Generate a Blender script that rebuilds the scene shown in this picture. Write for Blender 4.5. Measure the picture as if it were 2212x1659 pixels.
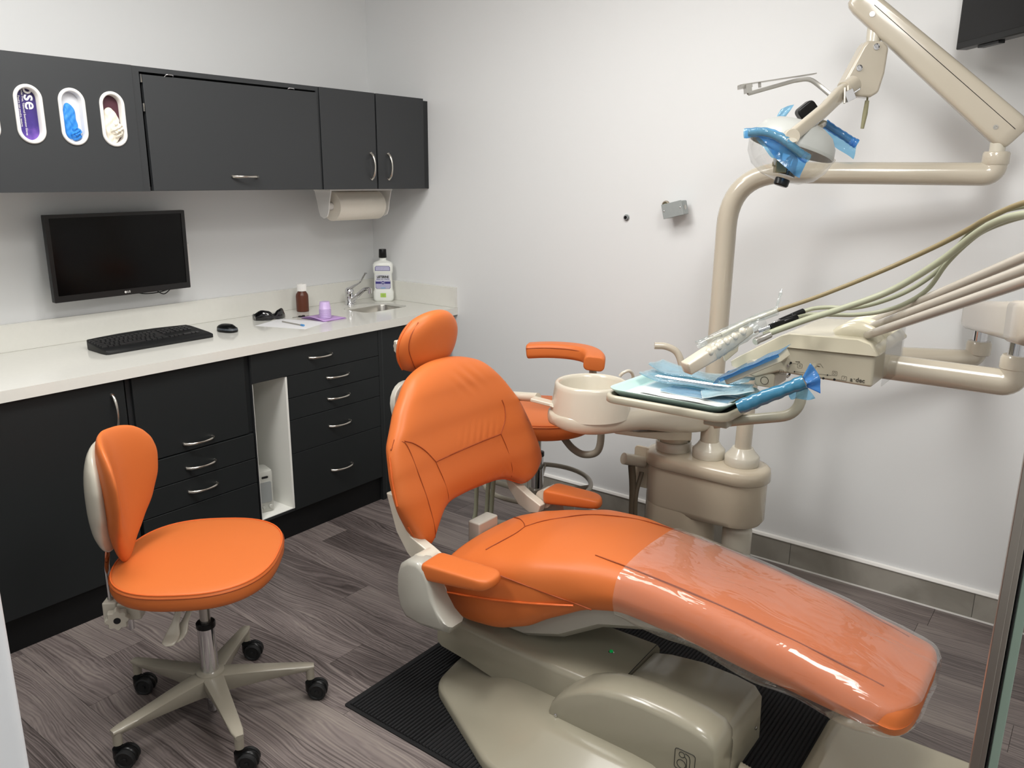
import bpy, bmesh, math, random
from mathutils import Vector as V, Matrix
S = bpy.context.scene
C = S.collection
for o in list(bpy.data.objects):
    bpy.data.objects.remove(o)
random.seed(7)
PI = math.pi

# ------------------------------------------------------------------ camera
cam_d = bpy.data.cameras.new('camera')
cam = bpy.data.objects.new('camera', cam_d)
C.objects.link(cam)
S.camera = cam
cam_d.sensor_fit = 'HORIZONTAL'
cam_d.sensor_width = 36.0
cam_d.lens = 1739.12 / 2212 * 36
cam_d.clip_start = 0.02
YAW, PITCH, ROLL = -0.9240, -0.2522, 0.0079
_f = V((-math.sin(YAW) * math.cos(PITCH), math.cos(YAW) * math.cos(PITCH), math.sin(PITCH)))
_r = V((math.cos(YAW), math.sin(YAW), 0))
_u = _r.cross(_f)
_r2 = _r * math.cos(ROLL) + _u * math.sin(ROLL)
_u2 = -_r * math.sin(ROLL) + _u * math.cos(ROLL)
_m = Matrix((_r2, _u2, -_f)).transposed().to_4x4()
_m.translation = V((-3.1838, -3.3899, 1.5797))
cam.matrix_world = _m

# ------------------------------------------------------------------ world, lights, exposure
w = bpy.data.worlds.new('world')
S.world = w
w.use_nodes = True
w.node_tree.nodes['Background'].inputs[0].default_value = (0.85, 0.88, 0.9, 1)
w.node_tree.nodes['Background'].inputs[1].default_value = 0.3
S.view_settings.view_transform = 'Standard'
S.view_settings.look = 'None'
S.view_settings.gamma = 1
S.view_settings.use_curve_mapping = False
S.view_settings.exposure = 0.0
CEIL = 2.75
LIGHTS = [  # ceiling fixtures, x, y, size x, size y, watts of the flat diffuser, watts of an added point fill below it
    (-2.30, -1.40, 0.9, 0.5, 27, 13),
    (-1.25, -1.85, 0.5, 0.9, 15, 5.5),
    (-1.85, -3.20, 0.9, 0.5, 23, 10.5),
    (-3.40, -3.85, 0.5, 0.5, 8, 3),
]
for i, (x, y, sx, sy, pw, pr) in enumerate(LIGHTS):
    ld = bpy.data.lights.new('ceiling_panel_light', 'AREA')
    ld.shape = 'RECTANGLE'; ld.size, ld.size_y = sx, sy
    ld.energy = pw; ld.color = (1.0, 0.985, 0.955)
    lo = bpy.data.objects.new('ceiling_panel_light', ld)
    lo.location = (x, y, CEIL - 0.09)
    C.objects.link(lo)
    ld = bpy.data.lights.new('upper_wall_fill_light', 'POINT')  # added fill, not part of the fixture: brightens the upper walls
    ld.shadow_soft_size = 0.16; ld.energy = pr; ld.color = (1.0, 0.985, 0.955)
    lo = bpy.data.objects.new('upper_wall_fill_light', ld)
    lo.location = (x, y, CEIL - 0.30)
    C.objects.link(lo)

# ------------------------------------------------------------------ helpers: materials
def lin(h):
    if isinstance(h, (tuple, list)):
        return tuple(h[:3]) + (1,)
    h = h.lstrip('#')
    c = [int(h[i:i + 2], 16) / 255 for i in (0, 2, 4)]
    return tuple(((v / 12.92) if v <= .04045 else ((v + .055) / 1.055) ** 2.4) for v in c) + (1,)

def mat(name, col, rough=0.5, metal=0.0, coat=0.0, trans=0.0, alpha=1.0, ior=1.45, bump=None, var=None, emit=None, spec=0.5, aniso=0):
    m = bpy.data.materials.new(name)
    m.use_nodes = True
    nt = m.node_tree
    b = nt.nodes['Principled BSDF']
    b.inputs['Base Color'].default_value = lin(col)
    b.inputs['Roughness'].default_value = rough
    b.inputs['Metallic'].default_value = metal
    b.inputs['Coat Weight'].default_value = coat
    b.inputs['Coat Roughness'].default_value = 0.08
    b.inputs['Transmission Weight'].default_value = trans
    b.inputs['Alpha'].default_value = alpha
    b.inputs['IOR'].default_value = ior
    b.inputs['Specular IOR Level'].default_value = spec
    tc = nt.nodes.new('ShaderNodeTexCoord')
    if var:                       # (scale, amount): faint mottling of the surface
        n = nt.nodes.new('ShaderNodeTexNoise')
        n.inputs['Scale'].default_value = var[0]
        n.inputs['Detail'].default_value = 4
        nt.links.new(tc.outputs['Object'], n.inputs['Vector'])
        mx = nt.nodes.new('ShaderNodeMix')
        mx.data_type = 'RGBA'
        c = lin(col)
        mx.inputs['A'].default_value = tuple(v * (1 - var[1]) for v in c[:3]) + (1,)
        mx.inputs['B'].default_value = tuple(min(1, v * (1 + var[1])) for v in c[:3]) + (1,)
        nt.links.new(n.outputs['Fac'], mx.inputs['Factor'])
        nt.links.new(mx.outputs['Result'], b.inputs['Base Color'])
    if bump:                      # (scale, strength, distance)
        n = nt.nodes.new('ShaderNodeTexNoise')
        n.inputs['Scale'].default_value = bump[0]
        n.inputs['Detail'].default_value = 3
        nt.links.new(tc.outputs['Object'], n.inputs['Vector'])
        bp = nt.nodes.new('ShaderNodeBump')
        bp.inputs['Strength'].default_value = bump[1]
        bp.inputs['Distance'].default_value = bump[2]
        nt.links.new(n.outputs['Fac'], bp.inputs['Height'])
        nt.links.new(bp.outputs['Normal'], b.inputs['Normal'])
    if emit:
        b.inputs['Emission Color'].default_value = lin(emit[0])
        b.inputs['Emission Strength'].default_value = emit[1]
    return m

def plank_mat():
    m = bpy.data.materials.new('grey_vinyl_plank')
    m.use_nodes = True
    nt = m.node_tree
    N, L = nt.nodes, nt.links
    b = N['Principled BSDF']
    tc = N.new('ShaderNodeTexCoord')
    oi = N.new('ShaderNodeObjectInfo')
    mul = N.new('ShaderNodeVectorMath'); mul.operation = 'SCALE'
    comb = N.new('ShaderNodeCombineXYZ')
    for k in range(3):
        L.new(oi.outputs['Random'], comb.inputs[k])
    L.new(comb.outputs[0], mul.inputs[0]); mul.inputs['Scale'].default_value = 37.0
    add = N.new('ShaderNodeVectorMath'); add.operation = 'ADD'
    L.new(tc.outputs['Object'], add.inputs[0]); L.new(mul.outputs[0], add.inputs[1])
    # warp, so that the grain swirls round knots
    wmap = N.new('ShaderNodeMapping'); wmap.inputs['Scale'].default_value = (5.0, 1.6, 1)
    L.new(add.outputs[0], wmap.inputs[0])
    wn = N.new('ShaderNodeTexNoise'); wn.inputs['Scale'].default_value = 1.0; wn.inputs['Detail'].default_value = 1.5
    L.new(wmap.outputs[0], wn.inputs['Vector'])
    gm = N.new('ShaderNodeMapping'); gm.inputs['Scale'].default_value = (1.0, 0.09, 1)
    L.new(add.outputs[0], gm.inputs[0])
    wsc = N.new('ShaderNodeVectorMath'); wsc.operation = 'SCALE'; wsc.inputs['Scale'].default_value = 0.16
    L.new(wn.outputs['Color'], wsc.inputs[0])
    gadd = N.new('ShaderNodeVectorMath'); gadd.operation = 'ADD'
    L.new(gm.outputs[0], gadd.inputs[0]); L.new(wsc.outputs[0], gadd.inputs[1])
    wave = N.new('ShaderNodeTexWave'); wave.wave_type = 'BANDS'; wave.bands_direction = 'X'
    wave.inputs['Scale'].default_value = 34; wave.inputs['Distortion'].default_value = 9.0
    wave.inputs['Detail'].default_value = 3; wave.inputs['Detail Scale'].default_value = 1.4
    L.new(gadd.outputs[0], wave.inputs['Vector'])
    fm = N.new('ShaderNodeMapping'); fm.inputs['Scale'].default_value = (150, 7, 1)
    L.new(gadd.outputs[0], fm.inputs[0])
    fine = N.new('ShaderNodeTexNoise'); fine.inputs['Scale'].default_value = 1.0; fine.inputs['Detail'].default_value = 4
    L.new(fm.outputs[0], fine.inputs['Vector'])
    bm_ = N.new('ShaderNodeMapping'); bm_.inputs['Scale'].default_value = (6, 2.0, 1)
    L.new(add.outputs[0], bm_.inputs[0])
    blot = N.new('ShaderNodeTexNoise'); blot.inputs['Scale'].default_value = 1.0; blot.inputs['Detail'].default_value = 3
    L.new(bm_.outputs[0], blot.inputs['Vector'])
    def math_(op, a, bb):
        n = N.new('ShaderNodeMath'); n.operation = op
        for i, v in enumerate((a, bb)):
            if isinstance(v, (int, float)): n.inputs[i].default_value = v
            else: L.new(v, n.inputs[i])
        return n.outputs[0]
    s = math_('MULTIPLY', wave.outputs['Fac'], 0.11)
    s = math_('ADD', s, math_('MULTIPLY', fine.outputs['Fac'], 0.52))
    s = math_('ADD', s, math_('MULTIPLY', blot.outputs['Fac'], 0.36))
    s = math_('ADD', s, math_('MULTIPLY', oi.outputs['Random'], 0.16))
    s = math_('SUBTRACT', s, 0.03)
    ramp = N.new('ShaderNodeValToRGB')
    e = ramp.color_ramp.elements
    e[0].position = 0.30; e[0].color = lin('#3a3331')
    e[1].position = 0.78; e[1].color = lin('#90877f')
    e2 = e.new(0.47); e2.color = lin('#5d5452')
    e3 = e.new(0.60); e3.color = lin('#7a706d')
    L.new(s, ramp.inputs[0])
    L.new(ramp.outputs[0], b.inputs['Base Color'])
    b.inputs['Roughness'].default_value = 0.42
    bp = N.new('ShaderNodeBump'); bp.inputs['Strength'].default_value = 0.25; bp.inputs['Distance'].default_value = 0.002
    L.new(fine.outputs['Fac'], bp.inputs['Height']); L.new(bp.outputs[0], b.inputs['Normal'])
    return m

def vein_mat(name, col, dark, rough=0.35):
    m = mat(name, col, rough)
    nt = m.node_tree; N, L = nt.nodes, nt.links
    tc = N.new('ShaderNodeTexCoord'); oi = N.new('ShaderNodeObjectInfo')
    add = N.new('ShaderNodeVectorMath'); add.operation = 'ADD'
    sc = N.new('ShaderNodeVectorMath'); sc.operation = 'SCALE'; sc.inputs['Scale'].default_value = 9
    cb = N.new('ShaderNodeCombineXYZ')
    for k in range(3): L.new(oi.outputs['Random'], cb.inputs[k])
    L.new(cb.outputs[0], sc.inputs[0]); L.new(tc.outputs['Object'], add.inputs[0]); L.new(sc.outputs[0], add.inputs[1])
    n = N.new('ShaderNodeTexNoise'); n.inputs['Scale'].default_value = 3.0; n.inputs['Detail'].default_value = 8
    n.inputs['Distortion'].default_value = 1.6
    L.new(add.outputs[0], n.inputs['Vector'])
    r = N.new('ShaderNodeValToRGB'); e = r.color_ramp.elements
    e[0].position = .35; e[0].color = lin(dark); e[1].position = .62; e[1].color = lin(col)
    L.new(n.outputs['Fac'], r.inputs[0]); L.new(r.outputs[0], N['Principled BSDF'].inputs['Base Color'])
    return m

# ------------------------------------------------------------------ helpers: shapes
def NB(): return bmesh.new()

def add_mesh(bm, verts, faces):
    vs = [bm.verts.new(v) for v in verts]
    for f in faces:
        try: bm.faces.new([vs[i] for i in f])
        except ValueError: pass
    return vs

def box(bm, x0, x1, y0, y1, z0, z1, M=None):
    if x0 > x1: x0, x1 = x1, x0
    if y0 > y1: y0, y1 = y1, y0
    if z0 > z1: z0, z1 = z1, z0
    vs = [V((x, y, z)) for x in (x0, x1) for y in (y0, y1) for z in (z0, z1)]
    if M: vs = [M @ v for v in vs]
    return add_mesh(bm, vs, [(0, 1, 3, 2), (4, 6, 7, 5), (0, 4, 5, 1), (2, 3, 7, 6), (0, 2, 6, 4), (1, 5, 7, 3)])

def loft(bm, rings, cap0=True, cap1=True):
    R = [[bm.verts.new(p) for p in r] for r in rings]
    n = len(R[0])
    for a, b in zip(R[:-1], R[1:]):
        for i in range(n):
            j = (i + 1) % n
            bm.faces.new((a[i], a[j], b[j], b[i]))
    if cap0: bm.faces.new(list(reversed(R[0])))
    if cap1: bm.faces.new(R[-1])
    return R

def catmull(pts, k=6):
    pts = [V(p) for p in pts]
    if len(pts) < 3: return pts
    P = [pts[0] * 2 - pts[1]] + pts + [pts[-1] * 2 - pts[-2]]
    out = []
    for i in range(1, len(P) - 2):
        p0, p1, p2, p3 = P[i - 1:i + 3]
        for s in range(k):
            t = s / k
            out.append(0.5 * ((2 * p1) + (p2 - p0) * t + (2 * p0 - 5 * p1 + 4 * p2 - p3) * t * t + (3 * p1 - p0 - 3 * p2 + p3) * t ** 3))
    out.append(pts[-1])
    return out

def fillet(pts, r, k=6):
    """polyline with rounded corners"""
    pts = [V(p) for p in pts]
    out = [pts[0]]
    for a, b, c in zip(pts[:-2], pts[1:-1], pts[2:]):
        u, v = (a - b), (c - b)
        rr = min(r, u.length * .49, v.length * .49)
        p, q = b + u.normalized() * rr, b + v.normalized() * rr
        for i in range(k + 1):
            t = i / k
            out.append(p * (1 - t) ** 2 + b * 2 * t * (1 - t) + q * t * t)
    out.append(pts[-1])
    return out

def tube(bm, pts, r, n=16, cap=True, ell=(1, 1), up=None, prof=None):
    """sweep a circle (or prof: list of 2-D points) along pts; r may be a list"""
    pts = [V(p) for p in pts]
    m = len(pts)
    rad = list(r) if isinstance(r, (list, tuple)) else [r] * m
    if len(rad) != m:
        k = len(rad) - 1
        rad = [rad[min(int(i * k / (m - 1)), k - 1)] * (1 - (i * k / (m - 1) - min(int(i * k / (m - 1)), k - 1))) + rad[min(int(i * k / (m - 1)), k - 1) + 1] * (i * k / (m - 1) - min(int(i * k / (m - 1)), k - 1)) for i in range(m)]
    tg = []
    for i in range(m):
        t = (pts[min(i + 1, m - 1)] - pts[max(i - 1, 0)])
        tg.append(t.normalized() if t.length > 1e-9 else V((0, 0, 1)))
    ref = V(up) if up else (V((0, 0, 1)) if abs(tg[0].z) < .9 else V((1, 0, 0)))
    nrm = (ref - tg[0] * ref.dot(tg[0])).normalized()
    rings = []
    for i in range(m):
        nrm = (nrm - tg[i] * nrm.dot(tg[i]))
        if nrm.length < 1e-6: nrm = tg[i].orthogonal()
        nrm.normalize()
        bn = tg[i].cross(nrm)
        if prof: rings.append([pts[i] + bn * (a * rad[i]) + nrm * (b * rad[i]) for a, b in prof])
        else: rings.append([pts[i] + bn * (math.cos(2 * PI * k / n) * rad[i] * ell[0]) + nrm * (math.sin(2 * PI * k / n) * rad[i] * ell[1]) for k in range(n)])
    loft(bm, rings, cap, cap)

def ctube(bm, pts, r, n=8):
    """closed ring tube"""
    pts = [V(p) for p in pts]; m = len(pts); R = []
    for i in range(m):
        t = (pts[(i + 1) % m] - pts[i - 1]).normalized(); up = V((0, 0, 1)) if abs(t.z) < .9 else V((1, 0, 0))
        b = t.cross(up).normalized(); u = b.cross(t)
        R.append([bm.verts.new(pts[i] + b * (r * math.cos(2 * PI * k / n)) + u * (r * math.sin(2 * PI * k / n))) for k in range(n)])
    for i in range(m):
        a, c = R[i], R[(i + 1) % m]
        for k in range(n): bm.faces.new((a[k], a[(k + 1) % n], c[(k + 1) % n], c[k]))

def lathe(bm, prof, c=(0, 0, 0), axis=(0, 0, 1), n=32, cap=True):
    ax = V(axis).normalized()
    a = ax.orthogonal().normalized(); b = ax.cross(a)
    c = V(c)
    rings = [[c + ax * z + (a * math.cos(2 * PI * k / n) + b * math.sin(2 * PI * k / n)) * max(r, 1e-5) for k in range(n)] for r, z in prof]
    loft(bm, rings, cap, cap)

def prism(bm, poly, h0, h1, frame):
    """frame(u, v, h) -> point; closed outline poly extruded from h0 to h1"""
    loft(bm, [[frame(u, v, h0) for u, v in poly], [frame(u, v, h1) for u, v in poly]])

def rrect(w, h, r, k=5, cx=0, cy=0):
    r = min(r, w / 2 - 1e-5, h / 2 - 1e-5)
    out = []
    for (sx, sy, a0) in ((1, 1, 0), (-1, 1, 90), (-1, -1, 180), (1, -1, 270)):
        for i in range(k + 1):
            a = math.radians(a0 + 90 * i / k)
            out.append((cx + sx * (w / 2 - r) + r * math.cos(a), cy + sy * (h / 2 - r) + r * math.sin(a)))
    return out

def plate(bm, outer, holes, h0, h1, frame):
    """flat plate with holes: caps by triangle fill, walls by quads"""
    loops = [outer] + list(holes)
    for h, flip in ((h0, True), (h1, False)):
        es = []
        for lp in loops:
            vs = [bm.verts.new(frame(u, v, h)) for u, v in lp]
            es += [bm.edges.new((vs[i], vs[(i + 1) % len(vs)])) for i in range(len(vs))]
        bmesh.ops.triangle_fill(bm, use_beauty=True, use_dissolve=False, edges=es)
    for lp in loops:
        n = len(lp)
        a = [bm.verts.new(frame(u, v, h0)) for u, v in lp]
        b = [bm.verts.new(frame(u, v, h1)) for u, v in lp]
        for i in range(n):
            j = (i + 1) % n
            bm.faces.new((a[i], a[j], b[j], b[i]))
    bmesh.ops.remove_doubles(bm, verts=bm.verts, dist=1e-5)

def sheet(bm, fn, nu, nv, thick=0.0):
    """open surface fn(u,v)->point, optional second skin"""
    g = [[bm.verts.new(fn(i / nu, j / nv)) for j in range(nv + 1)] for i in range(nu + 1)]
    for i in range(nu):
        for j in range(nv):
            bm.faces.new((g[i][j], g[i + 1][j], g[i + 1][j + 1], g[i][j + 1]))
    return g

# ------------------------------------------------------------------ helpers: objects
def WM(o):
    m = o.matrix_basis.copy()
    return (WM(o.parent) @ m) if o.parent else m

def obj(name, bm, m, parent=None, smooth=35, sub=0, bevel=0, bseg=3, solid=0, local=False, label=None, angle=40):
    bmesh.ops.recalc_face_normals(bm, faces=bm.faces)
    if parent is not None and not local:
        bm.transform(WM(parent).inverted())
    me = bpy.data.meshes.new(name)
    bm.to_mesh(me); bm.free()
    me.materials.append(m)
    if smooth:
        for p in me.polygons: p.use_smooth = True
        if not sub and not bevel: me.set_sharp_from_angle(angle=math.radians(smooth))
    o = bpy.data.objects.new(name, me)
    C.objects.link(o)
    if parent is not None: o.parent = parent
    if solid:
        md = o.modifiers.new('solid', 'SOLIDIFY'); md.thickness = solid; md.offset = 0
    if bevel:
        md = o.modifiers.new('bevel', 'BEVEL'); md.width = bevel; md.segments = bseg
        md.limit_method = 'ANGLE'; md.angle_limit = math.radians(angle); md.harden_normals = True
    if sub:
        md = o.modifiers.new('sub', 'SUBSURF'); md.levels = md.render_levels = sub
    if label: o['label'] = label
    return o

def tag(o, label, cat, group=None):
    o['label'] = label; o['category'] = cat
    if group: o['group'] = group
    return o

def thing(name, label, cat, loc=(0, 0, 0), rz=0, group=None, M=None):
    o = bpy.data.objects.new(name, None)
    C.objects.link(o)
    o.empty_display_size = 0.05
    if M is not None: o.matrix_basis = M
    else:
        o.location = loc; o.rotation_euler = (0, 0, rz)
    return tag(o, label, cat, group)

def struct(o):
    o['kind'] = 'structure'
    return o

def dup(root, M=None, label=None, parent=None):
    c = root.copy(); C.objects.link(c)
    c.parent = parent
    if M is not None: c.matrix_basis = M
    if label: c['label'] = label
    for ch in list(root.children):
        k = ch.copy(); C.objects.link(k); k.parent = c
        for g in list(ch.children):
            q = g.copy(); C.objects.link(q); q.parent = k
    return c

def text(s, size, M, m, parent, name='lettering', depth=0.0003, bold=0.0, align='CENTER', sx=1.0):
    cu = bpy.data.curves.new('t', 'FONT')
    cu.body = s; cu.size = size; cu.extrude = depth; cu.offset = bold
    cu.align_x = align; cu.align_y = 'CENTER'; cu.resolution_u = 3
    t = bpy.data.objects.new('t', cu)
    me = bpy.data.meshes.new_from_object(t)
    bpy.data.objects.remove(t)
    me.transform(Matrix.Diagonal((sx, 1, 1, 1)))
    me.transform(M)
    if parent is not None: me.transform(WM(parent).inverted())
    me.materials.clear(); me.materials.append(m)
    o = bpy.data.objects.new(name, me); C.objects.link(o)
    o.parent = parent
    return o

def frame_M(o, x, y):
    """matrix with origin o, x and y axes given (z = x cross y)"""
    x = V(x).normalized(); y = V(y); y = (y - x * y.dot(x)).normalized(); z = x.cross(y)
    m = Matrix((x, y, z)).transposed().to_4x4(); m.translation = V(o)
    return m

# ------------------------------------------------------------------ materials
M_wall = mat('wall_paint', '#e4e5e5', 0.55, bump=(180, 0.08, 0.001))
M_ceil = mat('ceiling_paint', '#eeeeec', 0.8)
M_plank = plank_mat()
M_grout = mat('floor_joint', '#2a2625', 0.8)
M_tile = vein_mat('grey_stone_tile', '#a39f96', '#8b877e', 0.35)
M_white = mat('white_plastic', '#f0eeea', 0.3)
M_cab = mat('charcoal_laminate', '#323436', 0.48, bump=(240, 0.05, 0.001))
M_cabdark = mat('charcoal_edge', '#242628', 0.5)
M_cablow = mat('shaded_charcoal_laminate', '#1f2223', 0.5, bump=(240, 0.05, 0.001), spec=.35)  # charcoal laminate again, with the weaker light on the base units put into its colour
M_toe = mat('black_toe_kick', '#0e0f10', 0.6, spec=.3)
M_quartz = mat('white_quartz', '#e0dfd8', 0.12, var=(60, 0.025))
M_mel = mat('white_melamine', '#e9e9e3', 0.4)
M_steel = mat('brushed_steel', '#b9b6b0', 0.28, 1.0)
M_chrome = mat('chrome', '#d8d8da', 0.07, 1.0)
M_nickel = mat('satin_nickel', '#d0cbc2', 0.2, 1.0)
M_black = mat('black_plastic', '#0d0e0f', 0.32, spec=.35)
M_blackm = mat('matt_black_plastic', '#131415', 0.6)
M_screen = mat('black_screen', '#050506', 0.14, spec=.25)
M_orange = mat('orange_vinyl', '#cd6d34', 0.44, bump=(420, 0.10, 0.0006), spec=0.4)
M_seam = mat('orange_seam', '#95431a', 0.6)
M_cream = mat('cream_plastic', '#cac4b5', 0.25, coat=0.3)
M_cream2 = mat('cream_painted_metal', '#cbc4b4', 0.22, coat=0.5)
M_grey = mat('warm_grey_plastic', '#9c9786', 0.3, coat=0.15)
M_blk_rub = mat('black_rubber', '#1a1a1b', 0.5)
# ================================================================== the setting
M_jamb = mat('white_gloss_paint', '#d9dce0', 0.35)
XW, YW = -4.2, -4.6          # far ends of the room (beside and behind the camera)
bm = NB(); box(bm, XW, 0, YW, 0, -0.06, -0.004)
floor = struct(obj('floor', bm, M_grout, smooth=0))
PW, PL = 0.1495, 1.22
ENDS = {0: 3.02, 8: 1.19, 10: 1.482, 13: 0.86, 14: 1.075, 1: 0.55, 2: 2.2, 3: 1.6, 4: 0.9, 5: 2.55, 6: 1.95, 7: 0.35,
        9: 0.75, 11: 0.50, 12: 1.28, 15: 0.62, 16: 1.70, 17: 0.95, 18: 0.3}
x = -0.012 - PW
k = 0
while x > XW - PW:
    xa, xb = max(x, XW), min(x + PW, 0)
    off = ENDS.get(k, (k * 0.455 + 0.31)) % PL
    if off < 0.06: off += PL
    ya = 0.0
    while ya > YW:
        yb = max(ya - (off if ya == 0.0 else PL), YW)
        if xb - xa > 0.01 and ya - yb > 0.01:
            bm = NB()
            hx, hy = (xb - xa) / 2 - 0.0006, (ya - yb) / 2 - 0.0006
            box(bm, -hx, hx, -hy, hy, -0.004, 0)
            p = obj('plank', bm, M_plank, smooth=0, local=True, parent=floor)
            p.location = ((xa + xb) / 2, (ya + yb) / 2, 0)
        ya = yb
    x -= PW; k += 1
bm = NB(); box(bm, -0.0115, 0, YW, 0, -0.004, 0)
obj('plank', bm, M_plank, smooth=0, local=True, parent=floor)

bm = NB(); box(bm, XW, 0.12, 0, 0.12, -0.06, CEIL)
struct(obj('wall_left', bm, M_wall, smooth=0))
bm = NB(); box(bm, 0, 0.12, YW, 0, -0.06, CEIL)
struct(obj('wall_right', bm, M_wall, smooth=0))
bm = NB(); box(bm, XW - 0.12, XW, YW, 0.12, -0.06, CEIL)
struct(obj('wall_front', bm, M_wall, smooth=0))
bm = NB(); box(bm, XW - 0.12, 0.12, YW - 0.12, YW, -0.06, CEIL)
struct(obj('wall_back', bm, M_wall, smooth=0))
bm = NB(); box(bm, XW - 0.12, 0.12, YW - 0.12, 0.12, CEIL, CEIL + 0.08)
struct(obj('ceiling', bm, M_ceil, smooth=0))
for i, (x, y, sx, sy, pw, pr) in enumerate(LIGHTS):
    bm = NB(); box(bm, x - sx / 2, x + sx / 2, y - sy / 2, y + sy / 2, CEIL - .06, CEIL - .0005)
    struct(obj('trim_%d' % (i + 10), bm, M_white, smooth=0))

# tiled baseboard of the right wall: single tiles, a white metal cap, a white bead on the floor
bm = NB(); box(bm, -0.0065, -0.0005, YW + .01, -0.62, 0, 0.108)
base = struct(obj('baseboard_right', bm, mat('tile_grout', '#8d8a82', 0.8), smooth=0))
cuts = [YW + .01, -4.50, -3.82, -3.14, -2.46, -1.78, -1.10, -0.62]
for a, b in zip(cuts[:-1], cuts[1:]):
    bm = NB(); box(bm, -0.0105, -0.0065, a + .0012, b - .0012, 0.006, 0.108)
    obj('tile', bm, M_tile, base, smooth=0)
bm = NB(); prism(bm, [(0, .106), (-.0145, .106), (-.0155, .109), (-.012, .1175), (-.004, .119), (0, .119)], YW + .01, -0.62, lambda u, v, h: V((u, h, v)))
obj('cap_strip', bm, M_white, base, smooth=0)
bm = NB(); box(bm, -0.014, -0.0065, YW + .01, -0.62, 0.0, 0.005)
obj('sealant_bead', bm, M_white, base, smooth=0)

# end of the partition wall beside the camera (left edge of the view)
bm = NB(); prism(bm, rrect(1.282, 0.125, 0.012, 4, -3.559, -2.5125), 0.0, CEIL, lambda u, v, h: V((u, v, h)))
struct(obj('wall_partition', bm, M_jamb, smooth=35))

# glass sliding door seen edge-on at the right: aluminium stile and a green-edged pane
M_alu = mat('brushed_aluminium', '#a9a39b', 0.3, 1.0)
M_gedge = mat('green_glass_edge', '#8fa396', 0.25)
M_glass = mat('clear_glass', '#f4fbf7', 0.02, trans=1.0, ior=1.45)
door = struct(bpy.data.objects.new('door_1', None)); C.objects.link(door)
door.location = (-2.05, -3.34, 0)
Md = frame_M((-2.05, -3.34, 0), (0.9967, 0.081, 0), (-0.081, 0.9967, 0))
def dbox(name, a, b, c, d, m, z1=2.2):
    bm = NB(); box(bm, a, b, c, d, 0.0, z1, Md)
    return obj(name, bm, m, door, smooth=0, bevel=0.0015)
dbox('stile', -0.012, 0.035, -0.004, 0.0125, M_alu)
dbox('stile_lip', -0.016, -0.0125, 0.002, 0.0125, M_alu)
dbox('gasket', -0.008, 0.03, -0.0075, -0.0045, M_black)
dbox('glass_edge', -0.006, -0.001, -0.0190, -0.008, M_gedge)
dbox('glass_pane', -0.0005, 0.50, -0.0190, -0.008, M_glass)
# ================================================================== wall cabinets
UY, UB, UT = -0.432, 1.516, 1.955        # carcass front, bottom, top ; door faces at -0.450
FY = -0.450
XZ = lambda u, v, h: V((u, h, v))
def slab(name, x0, x1, z0, z1, y0, y1, m, parent, bevel=0.0018, **k):
    bm = NB(); box(bm, x0, x1, y0, y1, z0, z1)
    return obj(name, bm, m, parent, smooth=0, bevel=bevel, **k)
def bow_handle(bm, c, L, vertical=False, out=0.028):
    """arched bow handle standing off a face that looks towards -y; c = centre on the face"""
    pts, rad = [], []
    n = 14
    for i in range(n + 1):
        t = i / n
        s = (t - .5) * L
        h = -out * math.sin(PI * t) ** 0.55
        p = V((c[0], c[1] + h, c[2] + s)) if vertical else V((c[0] + s, c[1] + h, c[2]))
        if vertical: pass
        pts.append(p)
        rad.append(0.0052 + 0.0012 * math.cos(2 * PI * t))
    tube(bm, pts, rad, 10)
    for e in (pts[0], pts[-1]):
        lathe(bm, [(0.0075, -0.004), (0.0075, 0.002), (0.005, 0.006)], e, (0, -1, 0), 12)

cab = thing('glove_dispenser_cabinet', 'long charcoal wall cabinet panel with white oval dispenser holes, above the monitor', 'cabinet', (-2.4, -0.2, UB))
bm = NB(); box(bm, -3.2, -1.5635, UY, -0.002, UB, UB + .016); box(bm, -3.2, -1.5635, UY, -0.002, UT - .016, UT)
box(bm, -3.2, -3.184, UY, -0.002, UB + .016, UT - .016); box(bm, -1.5795, -1.5635, UY, -0.002, UB + .016, UT - .016)
box(bm, -3.184, -1.5795, -0.012, -0.002, UB + .016, UT - .016)
obj('carcass', bm, M_cabdark, cab, smooth=0)
HX = [-2.066, -1.927, -1.788, -1.649]; HZ = 1.7655
slot = lambda cx, w, h, k=12: rrect(w, h, w / 2, k, cx, HZ)
bm = NB()
plate(bm, [(-3.2, UB), (-1.5635, UB), (-1.5635, UT), (-3.2, UT)], [slot(x, 0.070, 0.168) for x in HX], UY, FY, XZ)
obj('front_panel', bm, M_cab, cab, smooth=0)
for x in HX:
    bm = NB()
    n = 56
    def oring(g, y):   # oval ring grown by g
        return [V((u, y, v)) for u, v in slot(x, 0.066 + 2 * g, 0.164 + 2 * g, 13)]
    loft(bm, [oring(-0.001, -0.428), oring(0.0, FY - .003), oring(0.003, FY - .007), oring(0.008, FY - .007), oring(0.0115, FY - .004), oring(0.0115, FY)], False, False)
    r = obj('rim', bm, M_white, cab, smooth=60)
    r['label'] = 'white oval rim of a dispenser hole'

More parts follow.
